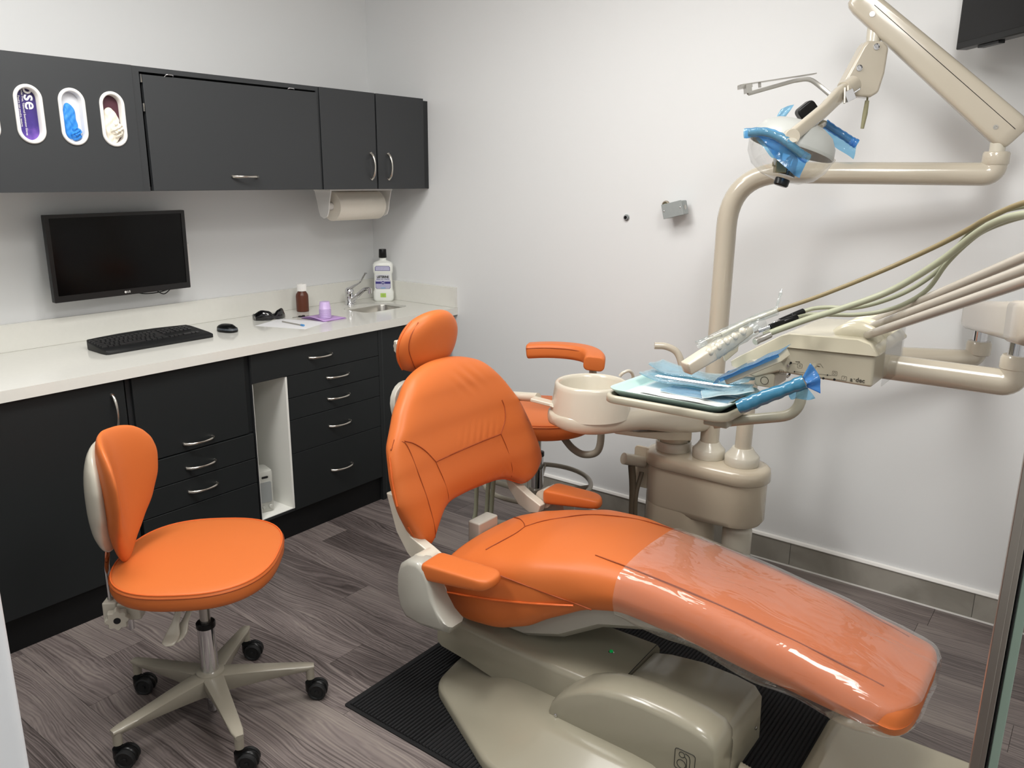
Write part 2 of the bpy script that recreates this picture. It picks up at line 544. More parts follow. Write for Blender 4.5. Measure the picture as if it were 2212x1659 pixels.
M_tissue = mat('blue_nitrile_glove', '#2f86d8', 0.55, bump=(60, .3, .003))
M_latex = mat('white_latex_glove', '#e6dfd0', 0.6, bump=(45, .3, .003))
M_card = mat('white_card', '#d5d6da', 0.6)
M_purple = mat('purple_box_print', '#3b2d6b', 0.4)
nt = M_purple.node_tree
tc = nt.nodes.new('ShaderNodeTexCoord'); sep = nt.nodes.new('ShaderNodeSeparateXYZ')
nz = nt.nodes.new('ShaderNodeTexNoise'); nz.inputs['Scale'].default_value = 28; nz.inputs['Detail'].default_value = 5
ad = nt.nodes.new('ShaderNodeMath'); ad.operation = 'MULTIPLY_ADD'; ad.inputs[1].default_value = 0.5
rp = nt.nodes.new('ShaderNodeValToRGB'); e = rp.color_ramp.elements
e[0].position = 0.20; e[0].color = lin('#c9b4e6'); e[1].position = .9; e[1].color = lin('#2d2456')
q = e.new(.36); q.color = lin('#7b55b0'); q = e.new(.55); q.color = lin('#40307c')
nt.links.new(tc.outputs['Generated'], sep.inputs[0]); nt.links.new(sep.outputs['Z'], ad.inputs[2]); nt.links.new(tc.outputs['Object'], nz.inputs['Vector'])
mm = nt.nodes.new('ShaderNodeMath'); mm.operation = 'SUBTRACT'; mm.inputs[1].default_value = .5
nt.links.new(nz.outputs['Fac'], mm.inputs[0]); nt.links.new(mm.outputs[0], ad.inputs[0])
nt.links.new(ad.outputs[0], rp.inputs[0]); nt.links.new(rp.outputs[0], nt.nodes['Principled BSDF'].inputs['Base Color'])
M_maroon = mat('maroon_box_print', '#4a2430', 0.5)
def gbox(name, label, x, m, y=-0.431):
    t = thing(name, label, 'box', (x, y, UB + .017))
    bm = NB(); box(bm, x - 0.06, x + 0.06, y, y + 0.11, UB + 0.0165, UB + 0.37)
    obj('carton', bm, m, t, smooth=0, bevel=.002)
    return t
b0 = gbox('glove_box', 'white glove carton behind the leftmost dispenser hole, mostly cut off by the frame', HX[0], M_card)
b1 = gbox('glove_box', 'purple printed carton standing behind the left full dispenser hole', HX[1], M_purple)
PT = frame_M((HX[1] + 0.014, -0.4316, 1.825), (0, 0, -1), (1, 0, 0))
text('ipse', 0.056, PT, M_white, b1, bold=.0006)
for q, (dx, sz, s) in enumerate(((-0.002, .0085, 'Powder Free, Textured Examination Gloves'), (-0.014, .0085, 'Poudre non poudre, texture'))):
    text(s, sz, frame_M((HX[1] + dx - .006, -0.4316, 1.775), (0, 0, -1), (1, 0, 0)), M_white, b1)
b2 = gbox('glove_box', 'white carton with blue gloves, behind the middle dispenser hole', HX[2], M_card)
b3 = gbox('glove_box', 'maroon printed carton with a white glove, behind the right dispenser hole', HX[3], M_maroon)
def crumple(parent, name, x, zc, w, h, m, seed, y0=-0.432, out=0.014):
    rnd = random.Random(seed)
    ph = [rnd.uniform(0, 6) for _ in range(6)]
    def f(u, v):
        a, b = (u - .5) * 2, (v - .5) * 2
        rr = max(abs(a), abs(b)); k = rr / max(1e-6, math.hypot(a, b)) if rr > 0 else 1
        a2, b2 = a * k, b * k
        prof = math.sqrt(max(0, 1 - min(1, math.hypot(a2, b2)) ** 2))
        wr = .5 * math.sin(9 * a2 + 5 * b2 + ph[0]) + .4 * math.sin(13 * b2 - 6 * a2 + ph[1]) + .3 * math.sin(21 * a2 + 11 * b2 + ph[2])
        return V((x + a2 * w / 2 + .002 * math.sin(7 * b2 + ph[3]), y0 - prof ** .6 * out * (1 + .22 * wr) - .0005, zc + b2 * h / 2))
    bm = NB(); sheet(bm, f, 26, 40)
    return obj(name, bm, m, parent, smooth=60)
g = crumple(b2, 'glove', HX[2] - 0.006, 1.752, 0.048, 0.118, M_tissue, 3, out=.012); g['label'] = 'blue glove bulging from the carton slot'
g = crumple(b2, 'glove_cuff', HX[2] + 0.008, 1.712, 0.036, 0.048, M_tissue, 5, out=.022)
g = crumple(b3, 'glove', HX[3] - 0.003, 1.742, 0.060, 0.128, M_latex, 9, out=.018); g['label'] = 'white glove pulled halfway out'
g = crumple(b3, 'glove_cuff', HX[3] + 0.010, 1.730, 0.044, 0.060, M_latex, 14, out=.032)

# lift-up cabinet
cab = thing('lift_up_cabinet', 'wide charcoal wall cabinet with a lift-up door and one horizontal handle', 'cabinet', (-1.14, -0.2, UB))
bm = NB(); box(bm, -1.5625, -1.534, FY + .006, -0.002, UB, UT); box(bm, -0.7285, -0.7145, FY + .006, -0.002, UB, UT)
box(bm, -1.534, -0.7285, FY + .006, -0.002, 1.937, UT); box(bm, -1.534, -0.7285, -0.40, -0.002, UB, UB + .016)
box(bm, -1.534, -0.7285, -0.012, -0.002, UB + .016, 1.937)
obj('carcass', bm, M_cab, cab, smooth=0)
bm = NB(); Mt = Matrix.Translation((-1.129, FY, UB)) @ Matrix.Rotation(math.radians(-0.9), 4, 'Z') @ Matrix.Rotation(math.radians(-0.6), 4, 'X')
box(bm, -0.394, 0.394, -0.006, 0.012, 0.001, 0.4125, Mt)
dr = obj('door', bm, M_cab, cab, smooth=0, bevel=.002)
bm = NB(); bow_handle(bm, (-1.128, -0.459, 1.571), 0.112); obj('handle', bm, M_nickel, dr, smooth=50, label='satin nickel bow handle')
for hx in (-1.42, -0.866):
    bm = NB(); tube(bm, fillet([(hx - .018, -0.440, 1.924), (hx - .014, -0.456, 1.935), (hx + .014, -0.456, 1.935), (hx + .018, -0.440, 1.924)], .006, 4), .0022, 8)
    obj('hinge_hook', bm, M_chrome, dr, smooth=50)
for z in (1.90, 1.80):
    bm = NB(); box(bm, -1.5325, -1.528, FY - .001, FY + .02, z, z + .028)
    obj('hinge', bm, M_chrome, cab, smooth=0)

# two-door cabinet
cab = thing('double_door_wall_cabinet', 'charcoal wall cabinet with two narrow doors and upright handles, in the corner', 'cabinet', (-0.38, -0.2, UB))
bm = NB(); box(bm, -0.7135, -0.0005, UY, -0.002, UB, UT - .008)
obj('carcass', bm, M_cabdark, cab, smooth=0)
for x0, x1, hx in ((-0.7125, -0.383, -0.419), (-0.373, -0.050, -0.306)):
    d = slab('door', x0, x1, UB, UT, UY - .001, FY, M_cab, cab)
    bm = NB(); bow_handle(bm, (hx, FY, 1.622), 0.120, True); obj('handle', bm, M_nickel, d, smooth=50)

# paper towel under the corner cabinet
pt = thing('paper_towel_holder', 'white holder with a paper towel roll hanging under the corner wall cabinet', 'towel holder', (-0.36, -0.25, UB))
bm = NB(); box(bm, -0.56, -0.145, -0.31, -0.19, UB - .010, UB - .001)
for x0 in (-0.555, -0.156):
    prism(bm, [(-0.31, UB - .01), (-0.19, UB - .01), (-0.205, 1.455), (-0.215, 1.41), (-0.225, 1.385), (-0.25, 1.375), (-0.275, 1.385), (-0.287, 1.41), (-0.295, 1.455)], x0, x0 + .006, lambda u, v, h: V((h, u, v)))
obj('bracket', bm, M_white, pt, smooth=0, bevel=.001)
bm = NB(); lathe(bm, [(.02, 0), (.069, 0), (.0715, .003), (.0715, .3), (.069, .303), (.02, .303), (.02, 0)], (-0.505, -0.25, 1.433), (1, 0, 0), 40, cap=False)
obj('paper_roll', bm, mat('cream_paper', '#ece5d8', .9, bump=(160, .4, .002)), pt, smooth=40)
bm = NB(); tube(bm, [(-0.553, -0.25, 1.433), (-0.15, -0.25, 1.433)], .0185, 20); obj('spindle', bm, M_white, pt)
bm = NB(); box(bm, -0.245, -0.170, -0.20, -0.19, 1.478, 1.504); obj('grey_tab', bm, mat('grey_tab', '#85878b', .5), pt, smooth=0)

# ================================================================== base cabinets
BF = -0.605                      # door faces
BZ, BT = 0.125, 0.868
def bowls(parent, cx, z, L=0.122, y=BF):
    bm = NB(); bow_handle(bm, (cx, y, z), L); return obj('handle', bm, M_nickel, parent, smooth=50)
# A: single door cabinet (left)
cab = thing('single_door_base_cabinet', 'charcoal base cabinet with a tall door, under the left end of the counter', 'cabinet', (-2.4, -0.3, 0))
bm = NB(); box(bm, -3.2, -1.798, BF + .02, -.01, BZ, 0.870); obj('carcass', bm, M_cabdark, cab, smooth=0)
bm = NB(); box(bm, -3.2, -1.798, BF + .018, -.01, 0, BZ - .0005); obj('toe_kick', bm, M_toe, cab, smooth=0)
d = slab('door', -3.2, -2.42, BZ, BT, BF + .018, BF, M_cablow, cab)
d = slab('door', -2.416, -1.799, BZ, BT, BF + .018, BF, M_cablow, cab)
bm = NB(); bow_handle(bm, (-1.845, BF, .757), .125, True); obj('handle', bm, M_nickel, d, smooth=50)
# B: door over drawers
cab = thing('door_and_drawer_base_cabinet', 'charcoal base cabinet with one door over three drawers, behind the front stool', 'cabinet', (-1.53, -0.3, 0))
bm = NB(); box(bm, -1.785, -1.273, BF + .02, -.01, BZ, 0.870); obj('carcass', bm, M_cabdark, cab, smooth=0)
bm = NB(); box(bm, -1.785, -1.273, BF + .018, -.01, 0, BZ - .0005); obj('toe_kick', bm, M_toe, cab, smooth=0)
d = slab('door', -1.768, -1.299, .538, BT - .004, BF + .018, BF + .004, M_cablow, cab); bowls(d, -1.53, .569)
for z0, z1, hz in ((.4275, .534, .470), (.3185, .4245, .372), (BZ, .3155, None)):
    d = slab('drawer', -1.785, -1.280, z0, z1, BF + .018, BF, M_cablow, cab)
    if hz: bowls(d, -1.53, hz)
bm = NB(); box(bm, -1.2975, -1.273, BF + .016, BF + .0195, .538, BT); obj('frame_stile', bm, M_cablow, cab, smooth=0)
# C: wide drawer, open niche, four drawers
cab = thing('four_drawer_base_cabinet', 'charcoal base cabinet with a white open niche beside four stacked drawers', 'cabinet', (-0.9, -0.3, 0))
bm = NB(); box(bm, -1.094, -0.5605, BF + .02, -.01, BZ, 0.870); box(bm, -1.2725, -1.268, BF + .003, -.01, BZ, .870)
box(bm, -1.268, -1.094, BF + .02, -.01, .742, .870)
box(bm, -1.268, -1.094, BF + .003, -.01, BZ, .137)
obj('carcass', bm, M_cabdark, cab, smooth=0)
bm = NB()
box(bm, -1.268, -1.2655, BF + .004, -.1, .137, .7415); box(bm, -1.1045, -1.0945, BF + .003, -.1, .137, .7415)
box(bm, -1.2655, -1.1045, BF + .004, -.1, .137, .1395); box(bm, -1.2655, -1.1045, BF + .02, -.1, .739, .7415)
box(bm, -1.2655, -1.1045, -.11, -.1, .1395, .739)
obj('niche_lining', bm, M_mel, cab, smooth=0, label='white melamine lining of the open niche')
bm = NB(); box(bm, -1.2725, -0.5605, BF + .018, -.01, 0, BZ - .0005); obj('toe_kick', bm, M_toe, cab, smooth=0)
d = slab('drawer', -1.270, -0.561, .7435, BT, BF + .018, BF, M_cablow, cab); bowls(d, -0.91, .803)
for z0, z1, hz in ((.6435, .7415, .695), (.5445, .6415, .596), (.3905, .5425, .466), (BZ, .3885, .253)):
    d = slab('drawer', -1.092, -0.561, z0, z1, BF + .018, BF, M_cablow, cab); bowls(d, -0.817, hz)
# D: corner cabinet
cab = thing('corner_base_cabinet', 'plain charcoal base cabinet at the wall corner, behind the orange headrest', 'cabinet', (-0.29, -0.3, 0))
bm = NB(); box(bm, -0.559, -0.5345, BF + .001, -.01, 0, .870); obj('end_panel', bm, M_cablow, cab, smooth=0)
bm = NB(); box(bm, -0.5335, -0.036, BF + .02, -.01, 0.0, .700); obj('carcass', bm, M_cabdark, cab, smooth=0)
bm = NB(); box(bm, -0.5335, -0.5315, BF + .003, BF + .0195, .02, .868); obj('edge_strip', bm, mat('dull_edge_strip', '#54575a', .4), cab, smooth=0)
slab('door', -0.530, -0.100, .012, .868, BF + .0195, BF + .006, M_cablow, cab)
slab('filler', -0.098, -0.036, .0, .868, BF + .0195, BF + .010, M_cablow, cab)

# ================================================================== worktop, sink
ct = thing('worktop', 'long white quartz worktop with upstands, under the black monitor', 'worktop', (-1.6, -0.31, .87))
sink_o = rrect(0.300, 0.205, 0.045, 7, -0.2805, -0.297)
bm = NB()
plate(bm, [(-3.2, -.6235), (-.0005, -.6235), (-.0005, -.0005), (-3.2, -.0005)], [sink_o], .8715, .910, lambda u, v, h: V((u, v, h)))
obj('slab', bm, M_quartz, ct, smooth=0)
bm = NB(); box(bm, -3.2, -.0005, -.020, -.0005, .9103, 1.0165)
obj('back_upstand', bm, M_quartz, ct, smooth=0, bevel=.001)
bm = NB(); box(bm, -.0200, -.0005, -.6200, -.0203, .9103, 1.0165)
obj('side_upstand', bm, M_quartz, ct, smooth=0, bevel=.001)
sk = thing('sink', 'small steel sink sunk in the worktop by the wall corner', 'sink', (-0.2805, -0.297, .75))
bm = NB()
def srr(g, z): return [V((u, v, z)) for u, v in rrect(0.300 + 2 * g, 0.205 + 2 * g, 0.045 + g, 7, -0.2805, -0.297)]
loft(bm, [srr(-.0008, .869), srr(-.0008, .8990), srr(-.0020, .8990), srr(-.0035, .895), srr(-.008, .82), srr(-.02, .775), srr(-.045, .767)], False, True)
obj('basin', bm, M_steel, sk, smooth=60)
bm = NB(); lathe(bm, [(.022, 0), (.022, .002), (.016, .003), (.012, .0015)], (-0.2805, -0.297, .7673), n=24); obj('drain', bm, M_chrome, sk)
# ================================================================== helper: cushions
def pillow(bm, mid, N, T, nu=28, nv=28, p=3.0, q=.5, back=1.0):
    """closed cushion: mid(s,t), s in -1..1, t in -1..1; N(s,t) unit normal; T thickness; both skins meet on the outline"""
    def sh(s, t): return max(0, (1 - abs(s) ** p)) ** q * max(0, (1 - abs(t) ** p)) ** q
    def par(i, n):      # denser towards the outline
        a = -1 + 2 * i / n
        return math.sin(a * PI / 2)
    F, B = [], []
    for i in range(nu + 1):
        fr, br = [], []
        for j in range(nv + 1):
            s, t = par(i, nu), par(j, nv)
            m, n = V(mid(s, t)), V(N(s, t))
            e = sh(s, t)
            if i in (0, nu) or j in (0, nv):
                v = bm.verts.new(m); fr.append(v); br.append(v)
            else:
                fr.append(bm.verts.new(m + n * (T / 2 * e))); br.append(bm.verts.new(m - n * (T / 2 * e * back)))
        F.append(fr); B.append(br)
    for i in range(nu):
        for j in range(nv):
            bm.faces.new((F[i][j], F[i + 1][j], F[i + 1][j + 1], F[i][j + 1]))
            k = [B[i][j], B[i][j + 1], B[i + 1][j + 1], B[i + 1][j]]
            try: bm.faces.new(k)
            except ValueError: pass
    return lambda s, t, off=0.0: V(mid(s, t)) + V(N(s, t)) * (T / 2 * sh(s, t) + off)

def interp(tab, x):
    if x <= tab[0][0]: return tab[0][1]
    for (a, va), (b, vb) in zip(tab[:-1], tab[1:]):
        if x <= b:
            t = (x - a) / (b - a); t = t * t * (3 - 2 * t) * .35 + t * .65
            return va + (vb - va) * t
    return tab[-1][1]

# ================================================================== ribbed black mat
MX0, MX1, MY0, MY1 = -1.775, -0.72, -2.95, -1.688
mt = thing('floor_mat', 'black ribbed floor mat lying under the base of the dental chair', 'mat', ((MX0 + MX1) / 2, (MY0 + MY1) / 2, 0))
bm = NB(); prism(bm, rrect(MX1 - MX0, MY1 - MY0, .008, 3, (MX0 + MX1) / 2, (MY0 + MY1) / 2), 0.0005, 0.004, lambda u, v, h: V((u, v, h)))
M_mat = mat('black_carpet_mat', '#161617', .95, bump=(600, .8, .003))
obj('backing', bm, M_mat, mt, smooth=0)
bm = NB()
n = int((MY1 - MY0 - .03) / .0125)
for i in range(n):
    yy = MY1 - .02 - i * .0125
    tube(bm, [(MX0 + .012, yy, .0055), (MX1 - .012, yy, .0055)], .0048, 6, up=(0, 0, 1))
rb = obj('ribs', bm, mat('black_carpet_rib', '#1d1d1f', .95, bump=(700, .9, .003), var=(220, .5)), mt, smooth=60); rb['kind'] = 'stuff'

# ================================================================== dental chair
ch = thing('dental_chair', 'large orange vinyl dental chair with grey base, in the middle of the room', 'dental chair', (-1.30, -2.30, 0))
CX = -1.24
# --- cream moulded base plate, pump box, lift arm
M_base = mat('grey_moulded_plastic', '#948f7e', 0.22, coat=.3, var=(9, .02))
def bring(pts, z, k=5, r=.05):
    out = []
    n = len(pts)
    for i in range(n):
        a, b, c = V(pts[i - 1] + (0,)), V(pts[i] + (0,)), V(pts[(i + 1) % n] + (0,))
        u, v = (a - b).normalized(), (c - b).normalized()
        rr = min(r, (a - b).length * .45, (c - b).length * .45)
        for j in range(k + 1):
            t = j / k
            p = (b + u * rr) * (1 - t) ** 2 + b * 2 * t * (1 - t) + (b + v * rr) * t * t
            out.append(V((p.x, p.y, z)))
    return out
out0 = [(-1.40, -1.835), (-1.555, -1.865), (-1.745, -2.225), (-1.73, -2.84), (-1.50, -2.84), (-1.46, -2.76), (-1.24, -2.76), (-1.21, -2.22), (-1.25, -1.835)]
def shrink(pts, d, c=(-1.42, -2.35)):
    return [(c[0] + (x - c[0]) * (1 - d), c[1] + (y - c[1]) * (1 - d)) for x, y in pts]
bm = NB()
loft(bm, [bring(out0, .008), bring(out0, .030), bring(shrink(out0, .012), .038), bring(shrink(out0, .04), .042), bring(shrink(out0, .30), .055, r=.03), bring(shrink(out0, .48), .088, r=.03), bring(shrink(out0, .60), .092, r=.03)])
obj('base_plate', bm, M_base, ch, smooth=50)
# pump box with rounded hump side
hump = [(-2.275, .075), (-2.268, .098), (-2.275, .125), (-2.295, .152), (-2.325, .180), (-2.358, .203), (-2.40, .226), (-2.445, .243), (-2.50, .254), (-2.56, .258), (-2.64, .257), (-2.71, .250), (-2.755, .238), (-2.775, .215), (-2.78, .17), (-2.78, .07)]
def hring(x, g):   # shrink profile
    cy, cz = -2.54, .07
    return [V((x, cy + (y - cy) * (1 - g * .32), max(cz, cz + (z - cz) * (1 - g)))) for y, z in hump]
bm = NB(); loft(bm, [hring(-1.522, .12), hring(-1.516, .06), hring(-1.503, .02), hring(-1.480, 0), hring(-1.440, .0), hring(-1.415, .03), hring(-1.40, .10)])
obj('side_cover', bm, M_base, ch, smooth=50)
bm = NB()
top = [(-2.44, .195), (-2.50, .212), (-2.60, .226), (-2.70, .224), (-2.755, .216), (-2.776, .19), (-2.780, .055), (-2.44, .055)]
prism(bm, top, -1.46, -1.205, lambda u, v, h: V((h, u, v)))
obj('pump_housing', bm, M_base, ch, smooth=35, bevel=.008)
# lift arm cover (inclined trough)
bm = NB()
arm = [(-1.782, .170, .100), (-1.80, .190, .088), (-1.90, .205, .078), (-2.05, .196, .052), (-2.20, .194, .048), (-2.44, .197, .070)]
rings = []
for y, zt, zb in arm:
    w2 = .1425; cx = -1.3075
    rings.append([V((cx - w2, y, zb)), V((cx - w2, y, zt - .022)), V((cx - w2 + .006, y, zt - .008)), V((cx - w2 + .02, y, zt)), V((cx + w2 - .02, y, zt + .012)), V((cx + w2, y, zt - .012)), V((cx + w2, y, zb))])
loft(bm, rings); obj('lift_arm_cover', bm, M_base, ch, smooth=45)
bm = NB(); tube(bm, [(-1.43, -2.441, .2), (-1.32, -2.441, .2055), (-1.18, -2.441, .2115)], .0012, 6); obj('cover_joint', bm, M_blackm, ch)
bm = NB(); tube(bm, [(-1.30, -2.02, .16), (-1.30, -1.96, .25)], .07, 20); obj('lift_column', bm, M_base, ch)
# LED, screws, hose, pictogram
bm = NB(); lathe(bm, [(.009, 0), (.009, .002), (.007, .0035)], (-1.296, -2.345, .2005), n=20); led = obj('led_bezel', bm, M_chrome, ch)
bm = NB(); lathe(bm, [(.0065, 0), (.0055, .004), (.003, .006), (.0005, .0065)], (-1.296, -2.345, .2030), n=20); obj('led', bm, mat('green_lens', '#0c6b36', .12, emit=('#0a8a40', .5)), ch, label='small green indicator lamp')
for c in ((-1.5235, -2.300, .097), (-1.250, -2.7805, .115)):
    bm = NB(); ax = (-1, 0, 0) if c[0] < -1.4 else (0, -1, 0)
    lathe(bm, [(.0055, 0), (.0055, .001), (.003, .0025), (.001, .0025)], c, ax, 14); obj('screw', bm, M_chrome, ch)
hp = catmull([(-1.38, -2.785, .075), (-1.375, -2.84, .062), (-1.36, -2.92, .03), (-1.30, -3.02, .025)], 14)
bm = NB(); tube(bm, hp, [.016 + .002 * (i % 2) for i in range(len(hp))], 12); obj('corrugated_hose', bm, mat('beige_hose', '#a9a08c', .5), ch, smooth=80)
bm = NB()
def wire(bm, pts, r=.0009): tube(bm, pts, r, 6)
px = -1.5225
P2 = lambda u, v: V((px, -2.665 - u * .060, .112 + v * .060))     # pictogram frame on the side cover
sq = [P2(a, b) for a, b in rrect(.92, .98, .12, 4, .5, .5)]
wire(bm, sq + [sq[0]])
for c, r in (((.36, .76), .13), ((.36, .30), .20)):
    pts = [P2(c[0] + r * math.cos(a / 20 * 2 * PI), c[1] + r * math.sin(a / 20 * 2 * PI)) for a in range(21)]; wire(bm, pts)
wire(bm, catmull([P2(.5, .88), P2(.68, .82), P2(.74, .6), P2(.74, .2), P2(.9, .08)], 6)); wire(bm, catmull([P2(.5, .70), P2(.58, .62), P2(.6, .4), P2(.62, .1), P2(.7, .06)], 6))
obj('pictogram', bm, M_blackm, ch)

# --- seat shell
M_shell = mat('cool_grey_shell', '#aaa89e', 0.3, coat=.2)
bm = NB()
rings = []
for y, zb, zt, w2 in ((-1.86, .20, .26, .12), (-1.96, .19, .27, .16), (-2.10, .20, .28, .17), (-2.23, .245, .36, .17), (-2.36, .325, .43, .168), (-2.50, .365, .45, .16), (-2.68, .39, .44, .15), (-2.95, .375, .41, .13)):
    rings.append([V((CX + a, y, b)) for a, b in [(-w2, zt), (-w2, zb + .03), (-w2 + .03, zb + .006), (-w2 + .06, zb), (w2 - .06, zb), (w2 - .03, zb + .006), (w2, zb + .03), (w2, zt)]])
loft(bm, rings); obj('seat_shell', bm, M_shell, ch, smooth=50)

# --- seat and leg cushion
Ytab = [-1.835, -3.135]
ZT = [(1.835, .440), (1.93, .478), (2.03, .506), (2.17, .540), (2.30, .556), (2.45, .558), (2.67, .540), (2.88, .510), (3.05, .472), (3.135, .448)]
WT = [(1.835, .262), (2.05, .270), (2.18, .262), (2.30, .236), (2.42, .208), (2.60, .197), (2.85, .195), (3.05, .198), (3.135, .200)]
BTM = [(1.835, .262), (1.93, .236), (2.05, .252), (2.15, .29), (2.24, .348), (2.34, .400), (2.44, .418), (2.62, .402), (2.85, .372), (3.05, .356), (3.135, .352)]
EDG = [(1.835, .385), (1.93, .425), (2.05, .460), (2.17, .500), (2.30, .520), (2.45, .520), (2.67, .500), (2.88, .470), (3.05, .434), (3.135, .415)]
def seat_ring(y, g=0.0, zo=0.0, front=0.0):
    w2, zt, zb, ze = interp(WT, -y), interp(ZT, -y), interp(BTM, -y), interp(EDG, -y)
    k = 1 - front
    cz = (zb + zt) / 2
    pts = []
    rear = max(0, min(1, (2.4 + y) / .45))            # 1 at the seat, 0 at the legrest
    # half profile from bottom centre to top centre: (x fraction, z)
    half = [(0, zb + .012), (.55, zb + .006), (.80, zb), (.93, zb + .012), (1.0, zb + .045), (1.015, (zb + ze) / 2 + .01), (1.0, ze - .028), (.965, ze - .004), (.90, ze + (zt - ze) * .38), (.76, ze + (zt - ze) * .70), (.52, ze + (zt - ze) * .90), (.26, zt - .001), (0, zt)]
    def conv(f, z, sgn): return V((CX + sgn * (w2 * f * k + (g if f > 0 else 0)), y, cz + (z - cz) * k + zo + (g if z > cz else -g)))
    pts = [conv(f, z, 1) for f, z in half] + [conv(f, z, -1) for f, z in reversed(half[1:-1])]
    return pts
ys = [-1.835 - i * (1.30 / 44) for i in range(45)]
rings = []
for fr, dy in ((.55, .018), (.22, .010), (.07, .004)):
    rings.append([p + V((0, dy + 0.0, 0)) for p in seat_ring(ys[0], front=fr)])
rings += [seat_ring(y) for y in ys]
for fr, dy in ((.06, -.016), (.16, -.028), (.32, -.036), (.62, -.040)):
    rings.append([p + V((0, dy, 0)) for p in seat_ring(ys[-1], front=fr)])
bm = NB(); loft(bm, rings)
seat = obj('seat_cushion', bm, M_orange, ch, smooth=80, sub=1)
def seat_top(x, y):
    w2, zt, ze = interp(WT, -y), interp(ZT, -y), interp(EDG, -y)
    f = min(1, abs(x - CX) / w2)
    tab = [(0, zt), (.26, zt - .001), (.52, ze + (zt - ze) * .90), (.76, ze + (zt - ze) * .70), (.90, ze + (zt - ze) * .38), (.965, ze - .004), (1.0, ze - .028)]
    for (a, va), (b, vb) in zip(tab[:-1], tab[1:]):
        if f <= b: return va + (vb - va) * (f - a) / (b - a)
    return tab[-1][1]
def seam(name, pts, parent, r=.0016, m=None, k=6, lift=0.0):
    bm = NB(); tube(bm, [p + V((0, 0, lift)) for p in catmull(pts, k)], r, 6)
    return obj(name, bm, m or M_seam, parent, smooth=60)
M_pipe = mat('orange_piping', '#d9672c', .5)
S3 = lambda x, y, d=.0008: V((x, y, seat_top(x, y) + d))
seam('seam', [S3(-1.120, -1.845), S3(-1.165, -1.90), S3(-1.215, -1.955), S3(-1.258, -1.992)], seat)
seam('seam', [S3(-1.258, -1.992), S3(-1.208, -2.02), S3(-1.165, -2.06), S3(-1.125, -2.14), S3(-1.100, -2.24), S3(-1.088, -2.34), S3(-1.090, -2.47), S3(-1.097, -2.70), S3(-1.10, -2.95), S3(-1.11, -3.10)], seat)
seam('seam', [S3(-1.258, -1.992), S3(-1.32, -2.00), S3(-1.38, -1.99), S3(-1.43, -1.97)], seat)
seam('seam', [S3(-1.385, -2.33), S3(-1.39, -2.46), S3(-1.386, -2.70), S3(-1.38, -2.95), S3(-1.37, -3.10)], seat)
def side(y, z, g=.002):
    w2 = interp(WT, -y)
    return V((CX - w2 * 1.012 - g, y, z))
seam('piping', [side(-1.84, .325), side(-1.93, .345), side(-2.04, .370), side(-2.14, .392), side(-2.24, .413), side(-2.32, .430)], seat, r=.0035, m=M_pipe)
seam('seam', [side(-1.98, .452, -.008), side(-2.05, .458, -.006), side(-2.14, .456, -.002), side(-2.23, .448, .0), side(-2.32, .437, .0005), side(-2.37, .428, .001)], seat, r=.002)

# --- backrest
bk = lambda z: interp([(.42, -1.815), (.50, -1.800), (.60, -1.782), (.70, -1.758), (.80, -1.732), (.90, -1.705), (1.02, -1.662)], z)
def back_W(z, s):
    return interp([(.42, .335), (.50, .350), (.60, .352), (.70, .350), (.78, .340), (.86, .312), (.93, .285), (1.0, .250)], z) + (.034 * max(0, min(1, (.72 - z) / .15)) if s > 0 else 0)
def back_mid(s, t):
    a = abs(s)
    zt = .992 - .085 * a ** 2.2 - .16 * max(0, a - .62) ** 1.3 - (.10 if s < 0 else .19) * a ** 9
    lobe = .100 if s < 0 else .050
    zb = .553 - lobe * math.exp(-((a - (.70 if s < 0 else .76)) / .21) ** 2) - .010 * a + (.20 * max(0, a - .82) if s < 0 else .10 * max(0, a - .88)) + (.05 if s < 0 else .02) * a ** 10
    u = (t + 1) / 2
    z = zb + (zt - zb) * u
    W = back_W(z, s)
    x = CX + s * W
    y = bk(z) + .050 - .030 * abs(s) ** 3
    return V((x, y, z))
def back_n(s, t):
    return V((0.10 * -s, -1, .22)).normalized()
bm = NB(); BS = pillow(bm, back_mid, back_n, .105, 76, 64, 4.0, .42)
for v in bm.verts:            # creases gathered above the cross seam, at the neck and above the lumbar edge
    x_, z_ = v.co.x, v.co.z
    if v.co.y > bk(z_) + .03: continue
    m1_ = math.exp(-((x_ + 1.175) / .10) ** 2) * math.exp(-((z_ - .735) / .035) ** 2) * (1 if z_ > .70 else 0)
    m2_ = math.exp(-((x_ + 1.10) / .06) ** 2) * math.exp(-((z_ - .57) / .05) ** 2)
    m3_ = math.exp(-((x_ + 1.19) / .07) ** 2) * math.exp(-((z_ - .925) / .035) ** 2)
    v.co.y -= .0042 * m1_ * math.sin((x_ - .55 * (z_ - .7)) * 190) + .003 * m2_ * math.sin((x_ - .8 * (z_ - .5)) * 210) + .003 * m3_ * math.sin((x_ + .9 * z_) * 120)
back = obj('backrest', bm, M_orange, ch, smooth=80, sub=1)
def BX(x, z, off=.0011):
    W = back_W(z, 1 if x > CX else -1)
    s_ = max(-.98, min(.98, (x - CX) / W))
    zb = back_mid(s_, -1).z; zt = back_mid(s_, 1).z
    return BS(s_, max(-.97, min(.97, 2 * (z - zb) / (zt - zb) - 1)), off)
def xseam(pts, r): return seam('seam', [BX(x, z, .0006) for x, z in pts], back, r * .8)
xseam([(-1.49, .975), (-1.535, .92), (-1.548, .85), (-1.535, .79), (-1.51, .69), (-1.49, .59), (-1.47, .50), (-1.455, .46)], .0018)
xseam([(-1.01, .96), (-.955, .88), (-.930, .80), (-.925, .72)], .0012)
xseam([(-1.535, .795), (-1.505, .780), (-1.465, .748), (-1.425, .700)], .0026)
